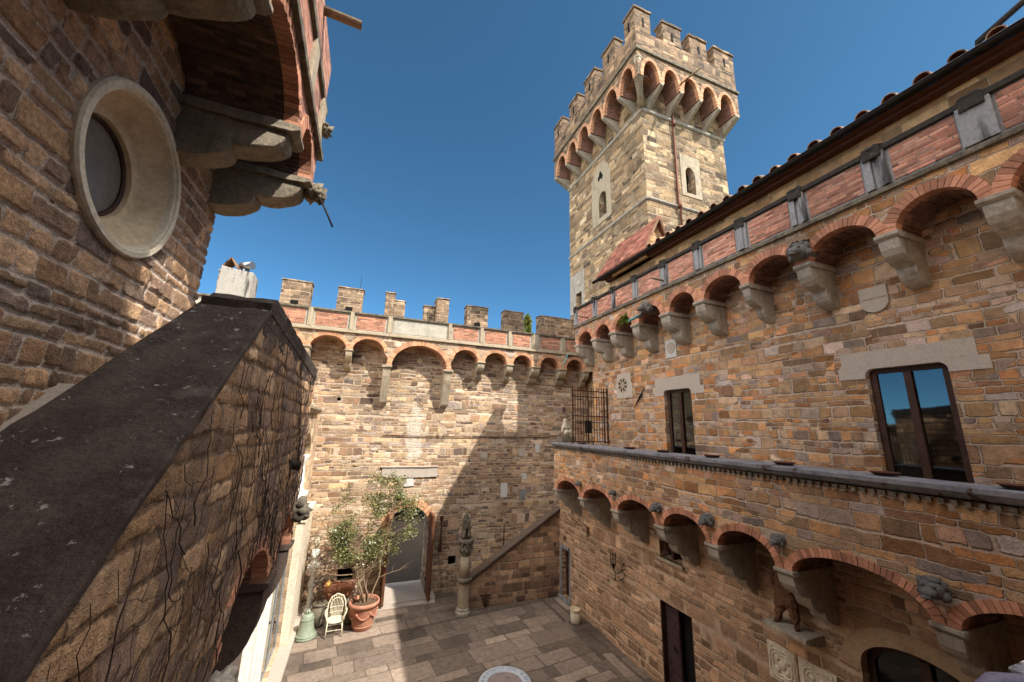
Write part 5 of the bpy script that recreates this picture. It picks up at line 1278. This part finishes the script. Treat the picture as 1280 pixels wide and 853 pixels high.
for p in lf:
    if p.z < 1.5: continue
    e_ = ((p.x-.85)/1.5)**2+((p.z-3.2)/1.6)**2
    if e_ > 1.0 or (p.x < -.55 and p.z < 2.35): continue
    if mnoise.noise(p*1.7+Vector((3, 9, 1))) < -.10: continue
    for k in range(6):
        q = p+Vector((random.gauss(0, .085), random.gauss(0, .085), random.gauss(0, .07)))
        if q.y > 16.2: continue
        a = Vector((random.gauss(0, 1), random.gauss(0, 1), random.gauss(-.2, .7))).normalized(); b = a.cross(Vector((random.gauss(0, 1), random.gauss(0, 1), random.gauss(0, 1)))).normalized()
        L = random.uniform(.05, .09); w_ = L*.36
        mb.poly([q, q+a*L*.5+b*w_, q+a*L, q+a*L*.5-b*w_])
mb.build('crown', M['leaf'], tr, recalc=False)

# trough planter with a gourd
tg = thing('planter_trough', 'rectangular terracotta planter trough with rosettes standing below the wall niche', 'planter', (-.22, 15.85, 0))
mb = MB(); mb.hexa([(-.60, 15.62, .45), (.20, 15.62, .45), (.20, 16.08, .45), (-.60, 16.08, .45), (-.66, 15.56, .86), (.26, 15.56, .86), (.26, 16.12, .86), (-.66, 16.12, .86)])
mb.build('body', M['terracotta'], tg, bevel=.015)
mb = MB(); mb.box(-.70, .30, 15.52, 15.60, .83, .92); mb.box(-.70, .30, 16.08, 16.15, .83, .92); mb.box(-.70, -.62, 15.6, 16.08, .83, .92); mb.box(.22, .30, 15.6, 16.08, .83, .92); mb.build('rim', M['terracotta'], tg, bevel=.01)
mb = MB()
for x in (-.42, -.02): mb.lathe([(.0, .03), (.03, .03), (.05, .015), (.09, .025), (.10, .0)], (0, 0, 0), 12)
for i, v in enumerate(mb.v):
    x = -.42 if i < len(mb.v)/2 else -.02; mb.v[i] = Vector((x+v.x, 15.592-v.z+.0, .66+v.y))
mb.build('rosette', M['terracotta'], tg, recalc=True)
mb = MB(); mb.box(-.61, .21, 15.61, 16.07, .80, .855); mb.build('soil', M['soil'], tg)
mb = MB(); mb.box(-.58, .18, 15.64, 16.05, .004, .45); mb.build('stand', M['slab'], tg, bevel=.03, rough=.03)
mb = MB(); mb.ball((-.55, 15.62, 1.02), .10, 8, (1, 1, .95), .1, 1); mb.tube([(-.55, 15.62, 1.1), (-.54, 15.62, 1.15)], .015, 6); tag(mb.build('gourd', M['gourd']), 'round yellow gourd lying on the left end of the terracotta trough', 'gourd')
for x, y, s_, lab in ((-.72, 15.15, 1.0, 'squat brown clay jar standing between bell and wicker chair'), (.22, 15.05, .85, 'squat brown clay jar between wicker chair and round pot')):
    j = thing('clay_jar', lab, 'jar', (x, y, 0), 'brown clay jars behind the chair')
    mb = MB(); mb.lathe([(.17*s_, .004), (.24*s_, .12), (.29*s_, .32), (.26*s_, .52), (.19*s_, .62)], (x, y, 0), 20); mb.build('body', M['ledge'], j)
    mb = MB(); mb.lathe([(.18*s_, .61), (.23*s_, .63), (.23*s_, .68), (.18*s_, .69), (.16*s_, .6)], (x, y, 0), 20); mb.build('rim', M['ledge'], j)

# bell on the ground
bl = thing('bell', 'old green bronze bell standing on the paving beside the left pier', 'bell', (-1.0, 14.55, 0))
bc = (-1.0, 14.55, 0)
mb = MB(); mb.lathe([(.30, .006), (.315, .03), (.285, .08), (.235, .17), (.20, .32), (.18, .48), (.165, .58), (.13, .64), (.0, .665)], bc, 32)
mb.lathe([(.292, .085), (.298, .10), (.286, .115)], bc, 32); mb.lathe([(.186, .50), (.192, .51), (.184, .53)], bc, 32); mb.build('body', M['bronze'], bl)
mb = MB()
for k in range(3):
    t = k*PI/3; mb.tube([(bc[0]+.08*math.cos(t)*c_, bc[1]+.08*math.sin(t)*c_, .64+.12*math.sin(PI*(c_+1)/2)) for c_ in (-1, -.6, 0, .6, 1)], .022, 6)
mb.build('crown', M['bronze'], bl)

# bust on a slender pedestal
pd = thing('bust_pedestal', 'slender ornate white pedestal carrying the marble bust against the far wall', 'pedestal', (-1.10, 15.85, 0))
px_, py_ = -1.10, 15.85; c = (px_, py_, 0)
mb = MB(); mb.box(px_-.16, px_+.16, py_-.16, py_+.16, .004, .22); mb.lathe([(.15, .22), (.16, .26), (.11, .32)], c, 16); mb.build('base', M['marble'], pd, bevel=.01)
mb = MB(); prof = []
for k in range(25):
    z = .32+.98*k/24; prof.append((.085+.012*math.sin(k*2.1)+(.02 if k in (8, 16) else 0), z))
mb.lathe(prof, c, 14, jit=.004); mb.build('shaft', M['marble'], pd)
mb = MB(); mb.lathe([(.09, 1.30), (.12, 1.34), (.10, 1.40), (.15, 1.50), (.17, 1.56)], c, 14)
for k in range(6): mb.ball((px_+.13*math.cos(k*PI/3), py_+.13*math.sin(k*PI/3), 1.46), .045, 5)
mb.box(px_-.18, px_+.18, py_-.16, py_+.16, 1.562, 1.63); mb.build('capital', M['marble'], pd)
bu = thing('bust', 'white marble bust with a weathered head on the ornate pedestal', 'bust', (px_, py_, 1.63))
mb = MB(); mb.lathe([(.10, 1.632), (.11, 1.66), (.06, 1.72), (.07, 1.78)], c, 14); mb.build('socle', M['marble'], bu)
J = [((px_, py_, 1.80), .10), ((px_, py_-.01, 1.93), (.15)), ((px_-.14, py_, 2.02), .09), ((px_+.14, py_, 2.02), .09), ((px_, py_, 2.05), .11), ((px_, py_-.01, 2.16), .065)]
skin_figure('chest', M['marble'], J, [(0, 1), (1, 4), (4, 2), (4, 3), (4, 5)], bu, 2, .01)
mb = MB(); hc = Vector((px_, py_-.02, 2.34)); mb.ball(hc, .125, 12, (.82, .95, 1.15)); mb.ball(hc+Vector((0, -.115, -.01)), .028, 6, (.7, 1, 1.3)); mb.ball(hc+Vector((0, -.09, -.085)), .045, 6, (1, .8, .7)); mb.tube([hc+Vector((0, .01, -.22)), hc+Vector((0, 0, -.08))], .062, 10)
for s_ in (-1, 1): mb.ball(hc+Vector((s_*.042, -.10, .022)), .02, 6); mb.ball(hc+Vector((s_*.103, .01, -.01)), .03, 6, (.5, 1, 1.3))
mb.ball(hc+Vector((0, -.105, -.062)), .022, 6, (1.4, .7, .5)); mb.build('head', M['marble_dirty'], bu)
mb = MB(); mb.ball(hc+Vector((0, .025, .045)), .125, 10, (.9, .98, 1.02), .25, 3); mb.build('hair', M['marble_dirty'], bu)

# wicker armchair
wc = thing('wicker_chair', 'cream wicker armchair with a fan-shaped back facing the courtyard', 'chair', (-.20, 14.42, 0))
x0_, y0_ = -.20, 14.42
def W(x, y, z): return (x0_+x, y0_+y, z)
mb = MB(); pts = [W(.25*math.cos(t), .02+.22*math.sin(t), .42) for t in [k*PI/10 for k in range(21)]]; mb.tube(pts, .022, 6)
for k in range(9): x = -.22+.44*k/8; h = .21*math.sqrt(max(0, 1-(x/.25)**2)); mb.tube([W(x, .02-h, .425), W(x, .02+h, .425)], .012, 5, cap=False)
for k in range(9): y = -.18+.40*k/8; h = .24*math.sqrt(max(0, 1-((y-.02)/.22)**2)); mb.tube([W(-h, y, .432), W(h, y, .432)], .010, 5, cap=False)
mb.build('seat', M['wicker'], wc)
mb = MB(); arch_ = [W(-.24, .16, .43), W(-.265, .20, .62), W(-.25, .24, .82), W(-.17, .27, .98), W(0, .28, 1.05), W(.17, .27, .98), W(.25, .24, .82), W(.265, .20, .62), W(.24, .16, .43)]
mb.tube(arch_, .02, 7); mb.tube([W(-.17, .20, .44), W(-.18, .235, .75), W(-.11, .262, .91), W(0, .27, .95), W(.11, .262, .91), W(.18, .235, .75), W(.17, .20, .44)], .014, 6)
for k in range(9):
    a = -1+2*k/8; mb.tube([W(.12*a, .22, .43), W(.17*a, .25, .75), W(.21*a, .262, .93+.09*(1-a*a))], .009, 5)
for z in (.56, .70): mb.tube([W(-.2, .2, z), W(0, .25, z), W(.2, .2, z)], .010, 5)
mb.build('backrest', M['wicker'], wc)
for s_ in (-1, 1):
    mb = MB(); mb.tube([W(s_*.26, .2, .70), W(s_*.31, .05, .67), W(s_*.30, -.12, .65), W(s_*.25, -.17, .56), W(s_*.23, -.17, .43)], .018, 6)
    for k in range(3): mb.tube([W(s_*(.24), -.08+.1*k, .43), W(s_*.30, -.08+.1*k, .655)], .009, 5)
    mb.build('armrest', M['wicker'], wc)
for sx, sy in ((-1, -1), (1, -1), (-1, 1), (1, 1)):
    mb = MB(); mb.tube([W(sx*.21, .02+sy*.16, .42), W(sx*.235, .02+sy*.2, .006)], .017, 7); mb.build('leg', M['wicker'], wc)
mb = MB(); mb.tube([W(-.222, -.16, .2), W(.222, -.16, .2), W(.222, .2, .2), W(-.222, .2, .2), W(-.222, -.16, .2)], .010, 5); mb.build('stretcher', M['wicker'], wc)

# stone jar on the paving, round basin
vz = thing('stone_jar', 'small pale stone jar standing on the paving near the corner door', 'jar', (7.42, 12.75, 0))
mb = MB(); mb.lathe([(.14, .014), (.16, .05), (.175, .2), (.165, .34), (.15, .38)], (7.42, 12.75, 0), 20, jit=.004); mb.build('body', M['tufa'], vz)
mb = MB(); mb.lathe([(.15, .375), (.18, .39), (.18, .44), (.13, .445), (.11, .38), (.10, .2), (0, .19)], (7.42, 12.75, 0), 20); mb.build('rim', M['tufa2'], vz)
bs = thing('stone_basin', 'round stone basin with a blue grey rim at the bottom edge of the courtyard', 'fountain', (3.60, 9.36, 0))
c = (3.60, 9.36, 0)
mb = MB(); mb.lathe([(.45, .004), (.45, .12), (.30, .18), (.22, .3), (.20, .5), (.28, .58), (.45, .64), (.55, .70)], c, 24); mb.build('pedestal', M['grey_far'], bs)
mb = MB(); mb.lathe([(.54, .70), (.60, .72), (.615, .76), (.60, .80), (.585, .808), (.43, .800), (.41, .79), (.40, .75)], c, 56); mb.build('rim', M['basin'], bs)
mb = MB(); mb.lathe([(.41, .78), (.37, .75), (.345, .735), (.33, .75), (.20, .71), (.13, .70), (.125, .74), (.10, .75), (.05, .745), (.0, .74)], c, 40)
for k in range(8): mb.ball((c[0]+.23*math.cos(k*PI/4), c[1]+.23*math.sin(k*PI/4), .715), .035, 5, (1, 1, .6))
mb.build('bowl', M['basin_in'], bs)
mb = MB()
for k in range(44):
    if random.random() < .2: continue
    t = 2*PI*k/44; r0_, r1_ = .47, .545
    for j in range(random.choice((1, 2, 2))):
        tt = t+j*.04; mb.tube([(c[0]+r0_*math.cos(tt), c[1]+r0_*math.sin(tt), .8045), (c[0]+r1_*math.cos(tt+random.uniform(-.03, .03)), c[1]+r1_*math.sin(tt), .8068)], .006, 4)
mb.build('worn_carving', plain('worn_blue_carving', ['#83909e', '#93a0ac'], .8, 8.0, .0), bs)

# lantern on the right wall
ln = thing('wall_lantern', 'black iron lantern on a scrolled bracket fixed to the right lower wall', 'lantern', (7.6, 10.62, 2.4))
lx, ly = 7.58, 10.72
mb = MB()
for k in range(6): t = k*PI/3; mb.tube([(lx+.065*math.cos(t), ly+.065*math.sin(t), 2.42), (lx+.085*math.cos(t), ly+.085*math.sin(t), 2.68), (lx+.10*math.cos(t), ly+.10*math.sin(t), 2.76)], .010, 5)
for z, r in ((2.42, .065), (2.58, .08), (2.68, .087)): mb.tube([(lx+r*math.cos(k*PI/8), ly+r*math.sin(k*PI/8), z) for k in range(17)], .010, 5)
mb.lathe([(.0, 2.30), (.03, 2.33), (.065, 2.42)], (lx, ly, 0), 8); mb.build('cage', M['iron'], ln)
mb = MB(); mb.tube([(lx, ly, 2.33), (lx, ly-.03, 2.24), (lx+.06, ly-.1, 2.20), (7.88, ly-.16, 2.32)], .014, 6); mb.tube([(lx+.02, ly-.05, 2.22), (lx+.02, ly-.05, 2.05), (lx+.1, ly-.1, 2.0), (7.87, ly-.1, 2.05)], .012, 6); mb.tube([(7.86, ly-.15, 2.5), (7.8, ly-.18, 2.42), (7.75, ly-.2, 2.34), (7.8, ly-.22, 2.22), (7.86, ly-.26, 2.16)], .012, 6); mb.ball((lx+.02, ly-.05, 2.04), .03, 5); mb.build('bracket', M['iron'], ln)
# torch holder and iron on the far wall
th = MB(); th.tube([(3.32, 16.39, 2.55), (3.32, 16.2, 2.6), (3.32, 16.18, 2.75)], .022, 6); th.lathe([(.04, 2.66), (.08, 2.78), (.09, 2.86), (.06, 2.86)], (3.32, 16.18, 0), 8); th.lathe([(.075, 1.55), (.08, 1.62), (.05, 1.9), (.025, 2.25), (.02, 2.5)], (3.34, 16.25, 0), 8); th.tube([(3.34, 16.25, 2.45), (3.33, 16.2, 2.62)], .02, 6)
tag(th.build('torch_holder', M['rust']), 'rusty iron torch holder hanging on the far wall right of the gate', 'torch holder')
th = MB(); th.tube([(4.6, 14.70, .42), (4.8, 14.6, .47), (5.02, 14.70, .40)], .02, 6); th.tube([(4.78, 14.62, .46), (4.82, 14.66, .02)], .022, 6); th.tube([(4.66, 14.62, .43), (4.68, 14.66, .25)], .016, 6); th.ball((4.8, 14.62, .44), .05, 5)
tag(th.build('iron_stand', M['rust']), 'small rusty iron stand against the foot of the stair wall', 'iron stand')
th = MB(); th.box(5.58, 5.61, 15.06, 15.09, 1.9, 2.62); tag(th.build('iron_post', M['iron']), 'thin iron post sticking up behind the sloping stair rail', 'post')

# bear-like statue on its bracket
bk = MB(); bk.prism(fB, [(-.02, 2.90), (.12, 2.90), (.50, 3.0), (.50, 3.07), (-.02, 3.07)], 5.02, 5.78)
tag(bk.build('statue_bracket', M['grey'], None, bevel=.012, rough=.008), 'grey stone bracket below the shaggy brown statue on the right wall', 'bracket')
b = Vector((XB-.22, 5.44, 3.07))
def Vv(x, y, z): return b+Vector((x, y, z))
J = [(Vv(0, .02, .52), .165), (Vv(.02, .03, .74), .16), (Vv(.03, .04, .93), .14), (Vv(.02, .04, 1.06), .06), (Vv(-.01, .05, 1.17), .085),
     (Vv(-.03, .12, .34), .11), (Vv(-.06, .16, .14), .062), (Vv(-.06, .18, .035), .036), (Vv(-.16, .20, .03), .03),
     (Vv(-.03, -.10, .34), .11), (Vv(-.05, -.14, .14), .062), (Vv(-.05, -.16, .035), .036), (Vv(-.15, -.18, .03), .03),
     (Vv(0, .19, .88), .06), (Vv(-.06, .22, .66), .05), (Vv(-.12, .12, .55), .04), (Vv(0, -.12, .88), .06), (Vv(-.06, -.17, .68), .05), (Vv(-.13, -.10, .56), .04)]
be = skin_figure('shaggy_statue', M['bearbrown'], J, [(0, 1), (1, 2), (2, 3), (3, 4), (0, 5), (5, 6), (6, 7), (7, 8), (0, 9), (9, 10), (10, 11), (11, 12), (2, 13), (13, 14), (14, 15), (2, 16), (16, 17), (17, 18)], None, 3, .035, 14.0)
tag(be, 'shaggy brown terracotta figure standing on a stone bracket under a corbel', 'statue')

# iron grate closing the terrace, statue beside it
gt = thing('iron_grate', 'tall dark iron bar grate closing the far end of the terrace', 'grate', (7.8, 12.2, 5.93))
mb = MB()
for z in (7.83, 7.62, 6.91, 6.69, 6.0): mb.box(7.02, 8.58, 12.185, 12.215, z-.018, z+.018)
for x in (7.07, 7.72, 8.42, 8.56): mb.box(x-.022, x+.022, 12.18, 12.22, 5.94, 7.98)
gf = mb.build('frame', M['rust'], gt)
mb = MB(); k = 0; x = 7.17
while x < 8.4:
    if abs(x-7.72) > .05: mb.box(x-.010, x+.010, 12.19, 12.21, 6.0, 7.95); mb.lathe([(.016, 0), (.0, .06)], (x, 12.2, 7.95), 6)
    x += .115
mb.build('bars', M['rust'], gt)
mb = MB(); mb.box(7.60, 7.84, 12.14, 12.26, 6.3, 6.75); mb.build('lock_plate', M['iron'], gt, bevel=.01)
c = Vector((7.22, 13.05, 5.94))
mb = MB(); mb.box(c.x-.26, c.x+.34, c.y-.18, c.y+.18, 5.937, 6.16)
pz = mb.build('statue_block', M['ledge'], None, bevel=.02, rough=.01); tag(pz, 'brown stone block under the small pale statue by the iron grate', 'plinth')
J = [(c+Vector((.05, .02, .38)), .13), (c+Vector((.02, 0, .58)), .13), (c+Vector((.0, -.02, .76)), .07), (c+Vector((-.02, -.04, .88)), .10), (c+Vector((-.14, -.04, .52)), .055), (c+Vector((-.16, -.12, .36)), .05), (c+Vector((.17, -.04, .52)), .055), (c+Vector((.2, -.12, .36)), .05),
     (c+Vector((-.06, -.14, .36)), .08), (c+Vector((-.08, -.17, .27)), .05), (c+Vector((.14, -.14, .36)), .08), (c+Vector((.16, -.17, .27)), .05)]
sg = skin_figure('seated_figure', M['marble_dirty'], J, [(0, 1), (1, 2), (2, 3), (1, 4), (4, 5), (1, 6), (6, 7), (0, 8), (8, 9), (0, 10), (10, 11)], None, 2, .015)
tag(sg, 'small pale seated stone figure at the end of the terrace beside the iron grate', 'statue')

# saucers on the coping
sa = None
labs = ['terracotta saucer on the coping at the foot of the iron grate', 'terracotta saucer on the coping below the rosette window', 'terracotta saucer on the coping just left of the narrow window', 'terracotta saucer on the coping right of the narrow window', 'terracotta saucer on the coping midway between the two windows', 'terracotta saucer on the coping in front of the wide window', 'terracotta saucer on the coping at the right edge of the picture']
for (x, y), lab in zip([(7.12, 11.7), (7.10, 9.1), (7.14, 7.83), (7.14, 6.37), (7.12, 4.82), (7.10, 3.38), (7.10, 2.16)], labs):
    if sa is None:
        mb = MB(); mb.lathe([(.13, 0), (.165, .035), (.17, .04), (.155, .04), (.125, .012), (0, .012)], (0, 0, 0), 24); sa = mb.build('saucer', M['terra_dark']); o = sa
    else:
        o = sa.copy(); COL.objects.link(o)
    o.location = (x, y, 5.95); o.rotation_euler = (0, 0, y*1.7); tag(o, lab, 'saucer', 'terracotta saucers along the terrace coping')
# slanting iron stick on the upper wall
mb = MB(); mb.tube([fU(10.10, .05, 7.82), fU(10.30, .06, 7.55), fU(10.62, .05, 7.2)], [.015, .035, .01], 6); mb.tube([fU(10.3, -.02, 7.55), fU(10.3, .06, 7.55)], .02, 6)
tag(mb.build('iron_stick', M['iron']), 'slanting black iron stick on the upper wall between rosette and narrow window', 'iron bracket')
# stay bar above the roof
mb = MB(); mb.tube([(9.0, 1.98, 12.75), (9.0, 1.96, 13.02), (9.0, 1.1, 13.36)], .05, 8); tag(mb.build('roof_pole', M['iron']), 'thick black pole slanting over the palace roof edge', 'pole')
# pipe stub at far parapet
mb = MB(); mb.tube([(8.85, 15.7, 9.95), (8.45, 15.35, 9.35)], .03, 7); tag(mb.build('drain_spout', M['verdigris']), 'thin verdigris drain spout at the right end of the far parapet', 'spout')
mb = MB(); mb.tube([(-.78+0.0, 17.5, 12.28), (-.78, 17.5, 13.0)], .008, 5); tag(mb.build('aerial', M['iron']), 'thin aerial rod on the second battlement from the left', 'aerial')
# fern in a gallery arch
mb = MB(); random.seed(9); c = Vector(fU(9.95, PO-.02, 10.08))
for k in range(26):
    d = Vector((random.uniform(-1, .0), random.gauss(0, .7), random.uniform(-.9, .7))).normalized(); L = random.uniform(.18, .38)
    for j in range(5):
        q = c+d*L*j/5+Vector((0, 0, -.25*L*(j/5)**2)); s_ = d.cross(Vector((0, 0, 1))).normalized()*.035
        mb.poly([q, q+d*.06+s_, q+d*.09, q+d*.03-s_*.3]); mb.poly([q, q+d*.06-s_, q+d*.09, q+d*.03+s_*.3])
tag(mb.build('fern', M['fern'], recalc=False), 'small bright green fern growing from an arch of the upper gallery', 'plant')

# near stone-and-lead ledge at the lower right edge
lg = thing('balcony_corner', 'mauve lead-covered balcony corner in the bottom right corner of the picture', 'balcony', (4, .8, 5))
mb = MB(); mb.hexa([(3.52, -.5, 4.98), (5.6, -.5, 4.98), (5.6, 1.30, 4.98), (3.62, 1.32, 4.98), (3.52, -.5, 5.20), (5.6, -.5, 5.20), (5.6, 1.36, 5.20), (3.66, 1.34, 5.20)]); mb.build('slab', M['cope'], lg, bevel=.02)
mb = MB(); mb.tube([(3.2, .9, 5.14), (3.21, 1.2, 5.16), (3.28, 1.3, 5.17), (3.45, 1.32, 5.17), (3.75, 1.2, 5.16), (4.4, 1.0, 5.15)], .045, 10); mb.box(3.25, 4.4, -.4, 1.1, 5.0, 5.1); mb.build('lead_edge', M['mauve'], lg)
mb = MB(); mb.box(3.6, 5.5, -.5, 1.2, 4.2, 4.98); mb.build('support', M['right_low'], lg)

# beyond the gate and wall
def leafy(name, lab, cat, c, sx, sy, h, n, mat, size=.12, trunk=None, shape='cone'):
    t = thing(name, lab, cat, c)
    c = Vector(c)
    if trunk: mb = MB(); mb.tube([c, c+Vector((0, 0, h*.5)), c+Vector((0, 0, h*.9))], [trunk, trunk*.7, trunk*.2], 7); mb.build('trunk', M['bark'], t)
    mb = MB()
    for k in range(n):
        z = random.random()**.8*h; f = (1-z/h)**.7 if shape == 'cone' else 1; a = random.uniform(0, 2*PI); r = math.sqrt(random.random())*(f*.9+.1)
        q = c+Vector((sx*r*math.cos(a), sy*r*math.sin(a), z+.05)) if shape == 'cone' else c+Vector((random.uniform(-sx, sx), random.uniform(-sy, sy), z*(1+.12*math.sin(q_x(k)))))
        a_ = Vector((random.gauss(0, 1), random.gauss(0, 1), random.gauss(.6, .8))).normalized(); b_ = a_.cross(Vector((random.gauss(0, 1), random.gauss(0, 1), .3))).normalized(); L = size*random.uniform(.7, 1.4)
        mb.poly([q, q+a_*L*.5+b_*L*.3, q+a_*L, q+a_*L*.5-b_*L*.3])
    mb.build('crown', mat, t, recalc=False)
    return t
def q_x(k): return k*.37
leafy('cypress', 'slim yellow green cypress tip showing between the two right battlements', 'tree', (17.1, 40, 0), .75, .75, 19.3, 3500, M['cypress'], .5, .18)
leafy('hedge', 'dark green hedge across the drive seen through the gate', 'hedge', (5, 29.5, 0), 9, 1.0, 4.2, 6000, M['leaf_dark'], .45, None, 'box')
